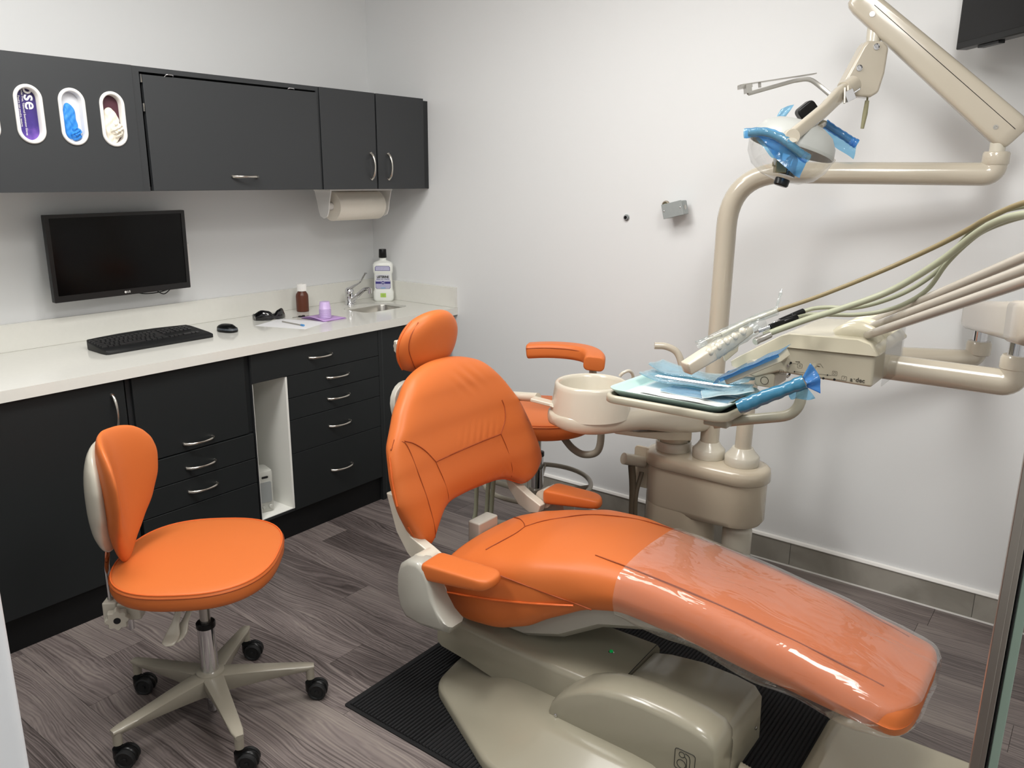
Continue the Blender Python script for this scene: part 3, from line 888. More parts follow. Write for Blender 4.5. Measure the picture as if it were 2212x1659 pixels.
xseam([(-1.425, .700), (-1.34, .702), (-1.25, .704), (-1.16, .705), (-1.085, .706)], .0028)
xseam([(-1.085, .706), (-1.05, .745), (-1.038, .785), (-1.045, .815)], .0026)
xseam([(-1.425, .700), (-1.405, .64), (-1.385, .58), (-1.375, .54)], .0014)
xseam([(-1.085, .706), (-1.065, .65), (-1.045, .58), (-1.035, .54)], .0014)
seam('piping', [back_mid(s / 10, -1) + V((0, -.001, 0)) for s in range(-9, 10)], back, .0032, M_pipe, 3)
seam('piping', [V(back_mid(-1, t / 8)) + V((-.0005, 0, 0)) for t in range(-8, 9)], back, .0032, M_pipe, 3)

# back frame, hinge parts, headrest bar
bm = NB(); prism(bm, rrect(.40, .34, .08, 6, CX, .76), 0, .022, lambda u, v, h: V((u, bk(v) + .112 + h, v)))
obj('back_plate', bm, M_shell, ch, smooth=35, bevel=.004)
bm = NB()
for sx in (-1, 1):
    x0 = CX + sx * (.285 if sx < 0 else .275)
    prism(bm, [(-1.70, .62), (-1.66, .62), (-1.70, .50), (-1.745, .44), (-1.80, .40), (-1.86, .40), (-1.88, .455), (-1.83, .475), (-1.76, .50)] if sx < 0 else [(-1.70, .56), (-1.68, .56), (-1.715, .47), (-1.76, .42), (-1.81, .40), (-1.85, .41), (-1.86, .44), (-1.80, .465), (-1.735, .50)], x0 - .018, x0 + .018, lambda u, v, h: V((h, u, v)))
obj('hinge_plate', bm, M_cream, ch, smooth=35, bevel=.004)['kind'] = 'stuff'
for sx in (-1, 1):
    bm = NB(); x0 = CX + sx * .295
    lathe(bm, [(.034, 0), (.034, .052), (.028, .058)], (x0, -1.845, .45), (sx, 0, 0), 28); obj('hinge_cap', bm, M_cream, ch, smooth=40)
bm = NB(); box(bm, CX - .10, CX + .10, -1.85, -1.80, .30, .33); box(bm, CX - .05, CX + .05, -1.83, -1.78, .33, .47)
obj('hinge_block', bm, M_shell, ch, smooth=0, bevel=.006)
bm = NB(); prism(bm, rrect(.085, .30, .01, 3, -1.250, .90), 0, .008, lambda u, v, h: V((u, -1.570 + h, v)))
obj('headrest_bar', bm, M_steel, ch, smooth=0)
# headrest cushion (leans a little)
def head_mid(s, t):
    r = .112
    a = t
    w2 = .138 - .020 * max(0, a) ** 2
    k = math.sqrt(max(0, 1 - .43 * t * t)) / 1.0
    x = s * w2 * k
    z = t * .106 * math.sqrt(max(0, 1 - .40 * s * s))
    an = -.03
    xr, zr = x * math.cos(an) + z * math.sin(an), -x * math.sin(an) * 1.0 + z * math.cos(an)
    return V((-1.238 + xr, -1.580 - .018 * t + .018 * s * s, 1.045 + zr))
bm = NB(); HS = pillow(bm, head_mid, lambda s, t: V((0, -1, .1)).normalized(), .088, 26, 26, 3.2, .5)
head = obj('headrest', bm, M_orange, ch, smooth=80, sub=1)
seam('seam', [HS(-.80, .85, .0002), HS(-.88, .4, .0002), HS(-.86, -.1, .0002), HS(-.78, -.6, .0002), HS(-.70, -.85, .0002)], head)
seam('piping', [head_mid(-1, t / 6) for t in range(-6, 7)], head, .003, M_pipe, 3)
bm = NB(); n = 7
prof = [((.022 + .003 * math.cos(7 * a / 42 * 2 * PI)) * math.cos(a / 42 * 2 * PI), (.022 + .003 * math.cos(7 * a / 42 * 2 * PI)) * math.sin(a / 42 * 2 * PI)) for a in range(42)]
tube(bm, [(-1.320, -1.538, 1.035), (-1.346, -1.526, 1.035), (-1.350, -1.524, 1.035)], [1, 1, .85], prof=prof)
kn = obj('headrest_knob', bm, M_cream, ch, smooth=40)

# --- armrests and their brackets
def armrest(pts, z0, name='armrest'):
    # plan outline A (rear outer) B (rear inner) C (front inner) D (front outer)
    A, B, Cc, D = [V(p) for p in pts]
    rings = []
    for g, z in ((.80, z0 - .058), (.95, z0 - .054), (1.0, z0 - .046), (1.0, z0 - .012), (.97, z0 - .004), (.88, z0)):
        ctr = (A + B + Cc + D) / 4
        r = []
        for p, k in fil4([A, B, Cc, D], g, ctr):
            f = k           # 0 rear .. 1 front : the underside rises towards the front
            zz = z if z > z0 - .03 else z + .020 * f
            r.append(V((p.x, p.y, zz + .008 * f)))
        rings.append(r)
    bm = NB(); loft(bm, rings)
    return obj(name, bm, M_orange, ch, smooth=60, sub=1)
def fil4(Q, g, ctr):
    out = []
    rad = (.018, .018, .045, .045)
    n = 4
    for i in range(4):
        a, b, c = Q[i - 1], Q[i], Q[(i + 1) % 4]
        u, v = (a - b).normalized(), (c - b).normalized()
        for j in range(6):
            t = j / 5
            p = (b + u * rad[i]) * (1 - t) ** 2 + b * 2 * t * (1 - t) + (b + v * rad[i]) * t * t
            p = ctr + (p - ctr) * g if g < 1 else p
            f = ((p - Q[0]).dot((Q[3] - Q[0]).normalized())) / (Q[3] - Q[0]).length
            out.append((p, max(0, min(1, f))))
    return out
armrest([(-1.632, -1.882, 0), (-1.532, -1.872, 0), (-1.520, -2.118, 0), (-1.616, -2.124, 0)], .484)
armrest([(-.860, -1.842, 0), (-.962, -1.848, 0), (-.945, -2.088, 0), (-.868, -2.050, 0)], .492)
brk = [(-1.788, .42), (-1.800, .455), (-1.83, .478), (-1.868, .482), (-1.90, .465), (-1.915, .43), (-1.93, .38), (-1.965, .335), (-2.00, .312), (-1.99, .290), (-1.95, .283), (-1.88, .276), (-1.82, .282), (-1.795, .31), (-1.785, .36)]
for sx, xx in ((-1, -1.605), (1, -.875)):
    bm = NB()
    cy, cz = -1.87, .38
    rg = []
    for x, g in ((xx - sx * -.0 + sx * .030, .84), (xx + sx * .026, .94), (xx + sx * .016, 1.0), (xx - sx * .028, 1.0), (xx - sx * .040, .95)):
        rg.append([V((x, cy + (a - cy) * g, cz + (b - cz) * g)) for a, b in brk])
    loft(bm, rg); obj('arm_bracket', bm, M_shell, ch, smooth=50)
bm = NB(); tube(bm, [(-1.60, -1.85, .33), (-.88, -1.85, .33)], .028, 20); obj('hinge_shaft', bm, M_shell, ch)

# clear sleeve pulled over the leg section
fm = bpy.data.materials.new('clear_film'); fm.use_nodes = True
nt = fm.node_tree; N_ = nt.nodes; N_.remove(N_['Principled BSDF'])
tr = N_.new('ShaderNodeBsdfTransparent'); tr.inputs[0].default_value = (.97, .965, .96, 1)
gl = N_.new('ShaderNodeBsdfGlossy'); gl.inputs['Roughness'].default_value = .05; gl.inputs[0].default_value = (1, 1, 1, 1)
df = N_.new('ShaderNodeBsdfDiffuse'); df.inputs[0].default_value = (.85, .83, .82, 1)
fr = N_.new('ShaderNodeLayerWeight'); fr.inputs[0].default_value = .5
pw = N_.new('ShaderNodeMath'); pw.operation = 'POWER'; pw.inputs[1].default_value = 3.2
mu = N_.new('ShaderNodeMath'); mu.operation = 'MULTIPLY_ADD'; mu.inputs[1].default_value = .75; mu.inputs[2].default_value = .045; mu.use_clamp = True
nt.links.new(fr.outputs['Facing'], pw.inputs[0])
m1 = N_.new('ShaderNodeMixShader'); m2 = N_.new('ShaderNodeMixShader'); m1.inputs[0].default_value = .07
nt.links.new(pw.outputs[0], mu.inputs[0]); nt.links.new(tr.outputs[0], m1.inputs[1]); nt.links.new(df.outputs[0], m1.inputs[2])
nt.links.new(mu.outputs[0], m2.inputs[0]); nt.links.new(m1.outputs[0], m2.inputs[1]); nt.links.new(gl.outputs[0], m2.inputs[2])
tcn = N_.new('ShaderNodeTexCoord'); mp = N_.new('ShaderNodeMapping'); mp.inputs['Scale'].default_value = (9, 3.2, 9)
nzn = N_.new('ShaderNodeTexNoise'); nzn.inputs['Scale'].default_value = 1.6; nzn.inputs['Detail'].default_value = 2.5; nzn.inputs['Distortion'].default_value = 1.2
bpn = N_.new('ShaderNodeBump'); bpn.inputs['Strength'].default_value = .55; bpn.inputs['Distance'].default_value = .010
nt.links.new(tcn.outputs['Object'], mp.inputs[0]); nt.links.new(mp.outputs[0], nzn.inputs['Vector']); nt.links.new(nzn.outputs['Fac'], bpn.inputs['Height'])
nt.links.new(bpn.outputs[0], gl.inputs['Normal']); nt.links.new(bpn.outputs[0], fr.inputs['Normal'])
nt.links.new(m2.outputs[0], N_['Material Output'].inputs[0])
M_film = fm
rnd = random.Random(4)
def film_ring(y, extra, front=0.0):
    base = seat_ring(max(y, -3.135), g=.0045, front=front)
    n = len(base); out = []
    endk = max(0, (-y - 2.92) / .2)
    stk = max(0, 1 - (-y - 2.42) / .14)
    for i, p in enumerate(base):
        a = i / n * 2 * PI
        wr = .0022 * math.sin(9 * a + 17 * y) + .0015 * math.sin(23 * a - 31 * y) + .005 * endk * abs(math.sin(15 * a + 4 * math.sin(9 * y))) + .004 * stk * abs(math.sin(7 * a + 20 * y))
        d = (p - V((CX, p.y, (interp(ZT, -p.y) + interp(BTM, -p.y)) / 2))); d.y = 0
        q = p + d.normalized() * max(.0005, wr + .001)
        if p.z < (interp(ZT, -p.y) + interp(BTM, -p.y)) / 2 - .03:      # sags a little below the cushion
            q.z -= .010 + .006 * math.sin(26 * y + 2 * a)
        corner = max(0, 1 - abs(i - 19) / 4)          # the near lower corner of the toe end stays bare
        out.append(q + V((0, extra + corner * .055 * max(0, min(1, (-y - 3.0) / .12)), 0)))
    return out
film = thing('clear_plastic_sleeve', 'clear wrinkled plastic sleeve pulled over the orange leg section of the dental chair', 'plastic cover', (-1.24, -2.8, .36))
bm = NB()
yy = [-2.432 - i * (.698 / 60) for i in range(61)]
rings = [film_ring(y, 0) for y in yy] + [film_ring(-3.135, -.018, .05), film_ring(-3.135, -.034, .16), film_ring(-3.135, -.044, .34)]
loft(bm, rings, False, False)
obj('sleeve', bm, M_film, film, smooth=180, sub=1)

# cream cover plate standing on the floor past the toe end
cp = thing('floor_cover_plate', 'glossy cream plastic cover lying on the floor under the toe end of the dental chair', 'floor cover', (-1.3, -3.4, 0))
bm = NB()
def cr(g, z): return [V((u, v, z)) for u, v in rrect(.86 - 2 * g, .93 - 2 * g, .05, 5, -1.345, -3.365)]
loft(bm, [cr(0, .0), cr(0, .022), cr(.006, .030), cr(.045, .058), cr(.052, .060)])
obj('cover', bm, mat('cream_gloss_plastic', '#b9b29c', .14, coat=.5), cp, smooth=30)
# ================================================================== stools
M_stoolbase = mat('grey_painted_cast', '#989284', 0.3, coat=.2)
def caster(parent, x, y, z_top, trail, m=M_black):
    """twin-wheel caster: stem socket, hood, two wheels; wheel axis is level and square to the trail direction"""
    t = V((math.cos(trail), math.sin(trail), 0)); a = V((-t.y, t.x, 0)); up = V((0, 0, 1))
    c = V((x, y, 0)) + t * .022 + up * .0275
    bm = NB(); hood = []
    for sgn, rr in ((-1, .0), (1, .0)): pass
    rings = []
    for off in (-.009, -.006, .006, .009):
        rg = []
        R_ = .0300 if abs(off) < .008 else .027
        for i in range(15):
            an = math.radians(-20 + 215 * i / 14)
            rg.append(c + t * (math.cos(an) * R_) + up * (math.sin(an) * R_) + a * off)
        rings.append(rg)
    loft(bm, rings)
    tube(bm, [V((x, y, z_top - .020)), V((x, y, .024)), V((x, y, .016))], [.0165, .0165, .012], 16)
    cs = obj('caster', bm, m, parent, smooth=45)
    for sgn in (-1, 1):
        bm = NB()
        lathe(bm, [(.020, 0), (.0275, .0015), (.0275, .011), (.024, .0135), (.0205, .0125), (.019, .010), (.006, .010), (.0055, .0145), (.001, .0148)], c + a * (.0095 * sgn), a * sgn, 26)
        obj('wheel', bm, M_blackm, cs, smooth=35)
    return cs
def star_base(parent, cx, cy, a0, R, trail, m, hub_z=.145, tip_z=.112):
    for k in range(5):
        an = math.radians(a0 + 72 * k)
        d = V((math.cos(an), math.sin(an), 0)); q = V((-d.y, d.x, 0))
        rings = []
        for i in range(13):
            u = i / 12
            r = .020 + (R - .020) * u
            zt = hub_z - .004 - (hub_z - tip_z - .004) * u ** 1.25
            w_ = .031 - .0155 * u ** .8
            if u > .95: w_ *= .72
            h = .052 * (1 - u) ** 1.1 + .016
            c = V((cx, cy, 0)) + d * r
            rings.append([c + q * a + V((0, 0, b)) for a, b in [(-w_, zt - .003), (-w_ * .8, zt), (w_ * .8, zt), (w_, zt - .003), (w_, zt - h * .45), (w_ * .55, zt - h), (-w_ * .55, zt - h), (-w_, zt - h * .45)]])
        bm = NB(); loft(bm, rings)
        tip = V((cx, cy, 0)) + d * (R - .013)
        tube(bm, [tip + V((0, 0, tip_z - .006)), tip + V((0, 0, .066))], .0128, 16)
        leg = obj('leg', bm, m, parent, smooth=50)
        caster(leg if False else parent, tip.x, tip.y, .072, trail, M_black)
    bm = NB(); lathe(bm, [(.020, .06), (.032, .075), (.040, .10), (.043, .125), (.040, hub_z), (.030, hub_z + .004)], (cx, cy, 0), n=30)
    obj('hub', bm, m, parent, smooth=50)
def oval_ring(c, f, s_, hf, hs, z, e=2.3, n=56, g=1.0):
    out = []
    for i in range(n):
        a = i / n * 2 * PI
        u = hf * g * math.copysign(abs(math.cos(a)) ** (2 / e), math.cos(a)); v = hs * g * math.copysign(abs(math.sin(a)) ** (2 / e), math.sin(a))
        p = V(c) + f * u + s_ * v
        out.append(V((p.x, p.y, z)))
    return out
def stool_seat(parent, c, f, s_, hf, hs, z, th=.055, e=2.3, crown=.014):
    rg = []
    for g, dz in ((.80, -th), (.93, -th + .002), (.975, -th + .010), (1.0, -th * .55), (1.0, -.010), (.988, -.001), (.95, .003), (.85, .007), (.6, .011), (.3, crown), (.02, crown)):
        rg.append(oval_ring(c, f, s_, hf, hs, z + dz, e, g=g))
    bm = NB(); loft(bm, rg)
    st = obj('seat', bm, M_orange, parent, smooth=70)
    for dz, g, r in ((.0005, .980, .0028), (-.007, 1.002, .0012)):
        ring = oval_ring(c, f, s_, hf, hs, z + dz, e, g=g)
        bm = NB(); ctube(bm, ring, r, 6)
        obj('piping' if r > .002 else 'seam', bm, M_pipe if r > .002 else M_seam, st, smooth=60)
    bm = NB(); loft(bm, [oval_ring(c, f, s_, hf, hs, z - th - .006, e, g=.72), oval_ring(c, f, s_, hf, hs, z - th + .002, e, g=.78)])
    obj('seat_pan', bm, M_blackm, parent, smooth=40)
    return st

# ---- operator stool in front of the cabinets
SX, SY = -2.035, -1.400
st = thing('operator_stool', 'orange wheeled stool with a small curved backrest, in front of the base cabinets', 'stool', (SX, SY, 0))
star_base(st, SX, SY, 179, .300, math.radians(-53), M_stoolbase)
FA = math.radians(-48); sf = V((math.cos(FA), math.sin(FA), 0)); ss = V((-sf.y, sf.x, 0))
sc = V((SX, SY, 0)) + ss * .022
stool_seat(st, sc + V((.006, .014, 0)), sf, ss, .228, .252, .507, e=2.55)
bm = NB(); lathe(bm, [(.0255, .146), (.0255, .292), (.024, .294)], (SX, SY, 0), n=30); obj('gas_column', bm, M_chrome, st)
bm = NB(); lathe(bm, [(.0270, .290), (.0275, .293), (.0275, .304), (.025, .307), (.018, .307)], (SX, SY, 0), n=30); obj('column_collar', bm, M_black, st)
bm = NB(); lathe(bm, [(.0150, .305), (.0150, .42)], (SX, SY, 0), n=24); obj('piston', bm, M_steel, st)
bm = NB(); lathe(bm, [(.0150, .012), (.017, .016), (.017, .070)], (SX, SY, 0), n=24); obj('column_foot', bm, M_chrome, st)
bm = NB(); box(bm, -.07, .07, -.05, .05, .415, .440, frame_M((SX, SY, 0), sf, ss)); obj('mechanism', bm, M_cream, st, smooth=0, bevel=.004)
# backrest: concave paddle facing the seat
BD = .212
def bmid(s, t):
    z = .703 + t * .195
    W = interp([(.508, .002), (.512, .016), (.524, .032), (.55, .052), (.60, .090), (.66, .128), (.73, .152), (.79, .158), (.83, .150), (.86, .132), (.88, .108), (.893, .072), (.898, .002)], z)
    base = V((SX, SY, 0)) - sf * (BD + .012 * (z - .7) / .2) + ss * (s * W)
    wrap = .078 * abs(s * W / .16) ** 1.8
    return base + sf * wrap + V((0, 0, z))
bm = NB(); pillow(bm, bmid, lambda s, t: (sf - ss * (.62 * s)).normalized(), .046, 24, 30, 3.0, .5)
bp_ = obj('backrest', bm, M_orange, st, smooth=80, sub=1)
def bshell(s, t):
    z = .705 + t * .165
    W = interp([(.540, .002), (.548, .026), (.57, .050), (.62, .088), (.69, .124), (.76, .132), (.81, .120), (.845, .092), (.863, .050), (.870, .002)], z)
    base = V((SX, SY, 0)) - sf * (BD + .030) + ss * (s * W)
    return base + sf * (.060 * abs(s * W / .16) ** 1.8) + V((0, 0, z))
bm = NB(); pillow(bm, bshell, lambda s, t: (sf - ss * (.5 * s)).normalized(), .070, 20, 24, 2.6, .6)
obj('back_shell', bm, M_cream, st, smooth=80)
bm = NB()
p0 = V((SX, SY, -.022)) - sf * .258
tube(bm, [p0 + V((0, 0, .335)), p0 + V((0, 0, .52)), p0 + sf * .022 + V((0, 0, .66))], .011, 14, ell=(1.5, .6), up=tuple(sf)); obj('back_post', bm, M_chrome, st)
Mb = frame_M(p0, sf, ss)
bm = NB(); box(bm, -.018, .022, -.024, .024, .340, .412, Mb); box(bm, -.018, .085, -.020, .020, .352, .405, Mb); obj('back_bracket', bm, M_cream, st, smooth=0, bevel=.005)
bm = NB(); box(bm, .07, .24, -.018, .018, .410, .432, Mb); obj('bracket_arm', bm, M_steel, st, smooth=0, bevel=.002)
ko = p0 - ss * .030 + V((0, 0, .370)) + sf * .026
prof = [((.030 + .0035 * math.cos(8 * a / 48 * 2 * PI)) * math.cos(a / 48 * 2 * PI), (.030 + .0035 * math.cos(8 * a / 48 * 2 * PI)) * math.sin(a / 48 * 2 * PI)) for a in range(48)]
kax = (V((-.55, -.83, 0)))
bm = NB(); tube(bm, [ko, ko + kax * .018, ko + kax * .022], [1, 1, .9], prof=prof, up=(0, 0, 1)); tube(bm, [ko - kax * .02, ko], .012, 12)
kb = obj('adjuster_knob', bm, M_cream, st, smooth=40)
bm = NB(); lathe(bm, [(.0095, .0221), (.0095, .0228), (.0005, .0228)], ko, kax, 20); obj('knob_hole', bm, M_blackm, kb)
bm = NB(); tube(bm, [p0 + sf * .050 - ss * .005 + V((0, 0, .36)), p0 + sf * .050 - ss * .005 + V((0, 0, .318))], .0085, 12); obj('post_end', bm, M_chrome, st)
# paddle levers
for ang, tipd in ((-.30, .165), (.10, .135)):
    o_ = V((SX, SY, .425)) - ss * .055 - sf * .030
    d_ = (-ss * math.cos(ang) - sf * .55 - sf * math.sin(ang)).normalized()
    o_ = V((SX, SY, .425)) + d_ * .03 + sf * (-.02 if ang < 0 else .035)
    pts = [o_, o_ + d_ * .04 + V((0, 0, -.012)), o_ + d_ * .075 + V((0, 0, -.055)), o_ + d_ * .095 + V((0, 0, -.085)), o_ + d_ * .118 + V((0, 0, -.098)), o_ + d_ * .130 + V((0, 0, -.100))]
    cp_ = catmull(pts, 6); m_ = len(cp_)
    bm = NB(); tube(bm, cp_, [.010, .010, .009, .012, .021, .022, .018, .004], 16, ell=(1.0, .32), up=(0, 0, 1))
    obj('lever', bm, M_cream, st, smooth=70)

# ---- assistant stool behind the dental chair
AX, AY = -0.615, -1.585
st = thing('assistant_stool', 'taller orange stool with a curved orange body support and foot ring, behind the dental chair', 'stool', (AX, AY, 0))
star_base(st, AX, AY, 20, .30, math.radians(100), M_stoolbase)
fx, fy = V((math.cos(.6), math.sin(.6), 0)), V((-math.sin(.6), math.cos(.6), 0))
stool_seat(st, (AX, AY - .012, 0), fx, fy, .222, .222, .664, .065, 2.05)
bm = NB(); lathe(bm, [(.025, .146), (.025, .47)], (AX, AY, 0), n=28); obj('gas_column', bm, M_chrome, st)
bm = NB(); lathe(bm, [(.0275, .468), (.0275, .484), (.018, .487)], (AX, AY, 0), n=28); obj('column_collar', bm, M_black, st)
bm = NB(); lathe(bm, [(.0145, .485), (.0145, .54), (.030, .545), (.034, .585)], (AX, AY, 0), n=28); obj('piston', bm, M_steel, st)
bm = NB()
rp_ = [V((AX + .222 * math.cos(a / 48 * 2 * PI), AY + .222 * math.sin(a / 48 * 2 * PI), .350)) for a in range(50)]
ctube(bm, rp_[:48], .010, 10)
fr_ = obj('foot_ring', bm, M_stoolbase, st)
for k in range(4):
    a = .45 + k * PI / 2
    bm = NB(); tube(bm, [(AX + .030 * math.cos(a), AY + .030 * math.sin(a), .300), (AX + .216 * math.cos(a), AY + .216 * math.sin(a), .346)], .008, 8, ell=(.5, 1.5), up=(0, 0, 1)); obj('spoke', bm, M_stoolbase, fr_)
bm = NB(); lathe(bm, [(.032, .27), (.034, .275), (.034, .325), (.030, .33)], (AX, AY, 0), n=24); obj('ring_clamp', bm, M_stoolbase, st)
# support tube: loops down from under the seat and up to the cushion
bm = NB()
tb = catmull([(AX + .02, AY - .10, .575), (AX - .0, AY - .17, .535), (AX + .005, AY - .225, .520), (AX + .02, AY - .275, .545), (AX + .01, AY - .290, .64), (AX - .03, AY - .285, .76), (AX - .05, AY - .280, .885)], 8)
tube(bm, tb, .0145, 16); obj('support_tube', bm, M_stoolbase, st)
arc = catmull([(-0.700, -1.590, .925), (-0.672, -1.655, .932), (-0.650, -1.720, .935), (-0.640, -1.785, .935), (-0.648, -1.838, .932), (-0.680, -1.880, .927), (-0.722, -1.905, .920)], 8)
bm = NB()
pf = rrect(.078, .056, .018, 5)
rings_r = [.55, .93] + [1] * (len(arc) - 4) + [.93, .55]
arc = [arc[0], arc[0].lerp(arc[1], .25), arc[0].lerp(arc[1], .7)] + arc[1:-1] + [arc[-2].lerp(arc[-1], .6), arc[-2].lerp(arc[-1], .9), arc[-1]]
rings_r = [.78, .93, .99] + [1] * (len(arc) - 6) + [.99, .93, .78]
tube(bm, arc, rings_r, prof=pf, up=(0, 0, 1))
sp = obj('body_support', bm, M_orange, st, smooth=60)
seam('seam', [p + V((-.0385, -.008, .014)) for p in arc[3:-16:4]], sp, .0014)
# ================================================================== support centre with cuspidor
PX = -0.42
M_beige = mat('beige_painted_plastic', '#c6baa5', 0.24, coat=.45)
M_beige2 = mat('beige_gloss_tube', '#beb5a4', 0.2, coat=.5)
def sring(cy, L_, W_, z, cx=PX, k=10, g=0): return [V((u, v, z)) for u, v in rrect(W_ + 2 * g, L_ + 2 * g, (W_ + 2 * g) / 2 - .001, k, cx, cy)]
un = thing('support_centre', 'beige cabinet with a round spittoon bowl on top, against the white wall', 'dental unit', (PX, -2.23, 0))
bm = NB()
HL = [(-2.235, .470, .190, .495), (-2.235, .470, .190, .345), (-2.232, .462, .186, .330)]
loft(bm, [sring(-2.235, .470, .190, .500), sring(-2.235, .470, .190, .350), sring(-2.232, .452, .182, .332), sring(-2.18, .33, .17, .322)], True, True)
obj('housing', bm, M_beige, un, smooth=40)
bm = NB(); loft(bm, [sring(-2.140, .280, .186, .36), sring(-2.140, .280, .186, .02)], True, True); obj('lower_housing', bm, M_beige, un, smooth=40)
bm = NB(); loft(bm, [sring(-2.235, .482, .202, .499), sring(-2.235, .490, .210, .503), sring(-2.235, .490, .210, .530), sring(-2.235, .484, .204, .544), sring(-2.235, .465, .185, .552), sring(-2.235, .43, .15, .555)], True, True); obj('lid', bm, M_beige, un, smooth=50)
bm = NB(); lathe(bm, [(.055, .0), (.055, .27), (.052, .285), (.040, .292), (.0, .293)], (-.415, -2.375, .02), n=32); obj('pedestal', bm, M_cream, un, smooth=50)
def flange(cy, r, rf, h, name='flange'):
    bm = NB(); lathe(bm, [(rf, 0), (rf + .001, .004), (rf + .001, .030), (rf - .004, .036), (r + .010, h - .014), (r + .004, h - .004), (r + .0015, h), (.01, h)], (PX, cy, .5555), n=36)
    return obj(name, bm, M_cream, un, smooth=40)
flange(-2.095, .054, .068, .028); flange(-2.241, .0355, .060, .062); flange(-2.372, .0355, .062, .064)
bm = NB(); tube(bm, [(PX, -2.095, .57), (PX, -2.095, .665)], .0545, 32); tube(bm, [(PX, -2.095, .5705), (PX, -2.095, .5725)], .056, 32); obj('neck', bm, M_beige, un)
# spittoon body lofted from the neck to the bowl
A_, B_ = V((PX + .005, -2.175, 0)), V((-.875, -1.975, 0))
dv = (B_ - A_).normalized(); nv = V((-dv.y, dv.x, 0)); LN = (B_ - A_).length
bm = NB(); rings = []
for t, hw, zb, zt in ((-.085, .020, .685, .745), (-.075, .052, .668, .765), (-.04, .082, .660, .775), (.04, .098, .660, .778), (.20, .104, .668, .783), (.42, .104, .690, .792), (.60, .112, .715, .800), (.78, .128, .730, .806), (.95, .138, .735, .808), (1.08, .132, .737, .808), (1.18, .108, .742, .804), (1.25, .066, .750, .798), (1.28, .020, .762, .790)):
    c = A_ + dv * (t * LN)
    rg = []
    for a, b in rrect(2 * hw, zt - zb, min(.036, (zt - zb) * .45), 5, 0, (zt + zb) / 2):
        rg.append(c + nv * a + V((0, 0, b)))
    rings.append(rg)
loft(bm, rings); obj('spittoon_body', bm, M_beige2, un, smooth=70, sub=1)
bm = NB(); lathe(bm, [(.139, -.055), (.134, .0), (.128, .040), (.1265, .052), (.122, .0585), (.116, .0595), (.110, .056), (.106, .046), (.100, .010), (.085, -.030), (.05, -.052), (.012, -.057)], (-.868, -1.985, .838), n=48)
obj('bowl', bm, M_cream2, un, smooth=60)
bm = NB(); rings = []
for t, hw, zb, zt in ((.10, .046, .622, .672), (.35, .052, .645, .680), (.62, .056, .680, .700), (.82, .050, .706, .725)):
    c = A_ + dv * (t * LN); rings.append([c + nv * a + V((0, 0, b)) for a, b in ((-hw, zb), (hw, zb), (hw, zt), (-hw, zt))])
loft(bm, rings); obj('under_cover', bm, M_beige, un, smooth=30, bevel=.006)
bm = NB(); tube(bm, catmull([(-.800, -2.105, .885), (-.808, -2.112, .925), (-.828, -2.108, .945), (-.846, -2.095, .940), (-.852, -2.086, .928)], 6), .0055, 12); obj('bowl_rinse_spout', bm, M_cream2, un)
bm = NB(); tube(bm, catmull([(-.600, -2.190, .775), (-.600, -2.196, .90), (-.604, -2.190, .950), (-.610, -2.172, .985), (-.628, -2.140, 1.002), (-.650, -2.107, 1.004)], 8), .0125, 16); obj('cup_filler', bm, M_beige2, un)
# assistant holder arm with instrument tips
bm = NB(); tube(bm, [(-.925, -1.925, .800), (-.965, -1.895, .812), (-.955, -1.835, .822)], .010, 10, ell=(1.4, .6)); box(bm, -.07, .07, -.020, .020, -.006, .006, frame_M((-.955, -1.875, .818), (.16, -.98, -.10), (1, .16, 0)))
ah = obj('assistant_arm', bm, M_cream2, un, smooth=40, bevel=.003)
bm = NB(); tube(bm, [(-.938, -1.810, .824), (-.922, -1.690, .806), (-.90, -1.60, .80)], .0165, 20); obj('holder_tube', bm, M_cream2, un)
bm = NB(); tube(bm, [(-.958, -1.700, .78), (-.960, -1.690, .84), (-.9605, -1.672, .862)], [.011, .011, .008], 14); obj('suction_handpiece', bm, M_chrome, un)
bm = NB(); tube(bm, [(-.97, -1.66, .79), (-.985, -1.645, .875), (-.970, -1.628, .903)], [.010, .007, .006], 14); obj('suction_handpiece', bm, M_chrome, un)
# holder and dark hoses on the left side of the cabinet
bm = NB(); prism(bm, rrect(.07, .17, .015, 4, -1.99, .47), 0, .012, lambda u, v, h: V((-.475 + h, u, v))); obj('side_plate', bm, M_beige, un, smooth=30, bevel=.003)
bm = NB(); tube(bm, [(-.480, -2.000, .495), (-.560, -1.955, .522)], .023, 24); obj('cup_holder', bm, M_beige2, un)
M_hosed = mat('brown_grey_hose', '#5b5142', .5)
for k, (a, b) in enumerate((((-.530, -1.975, .49), (-.53, -1.985, .40)), ((-.500, -2.005, .46), (-.53, -2.00, .36)))):
    bm = NB(); tube(bm, catmull([a, b, (b[0] + .01, b[1] - .005, .20), (b[0] + .05, b[1] - .03, .03)], 6), .014 - .005 * k, 12); obj('hose', bm, M_hosed, un)
M_hoseg = mat('grey_green_hose', '#9fa18a', .38)
for k, (x, y) in enumerate(((-.965, -1.545), (-.935, -1.575), (-.925, -1.59))):
    bm = NB(); tube(bm, catmull([(-.96, -1.690, .78), (x + .0, y - .03, .60), (x, y, .34), (x - .012, y - .02, .20), (-.80 + .03 * k, -1.80, .035), (-.52, -2.03, .05)], 8), .0085, 10); obj('hose', bm, M_hoseg, un)

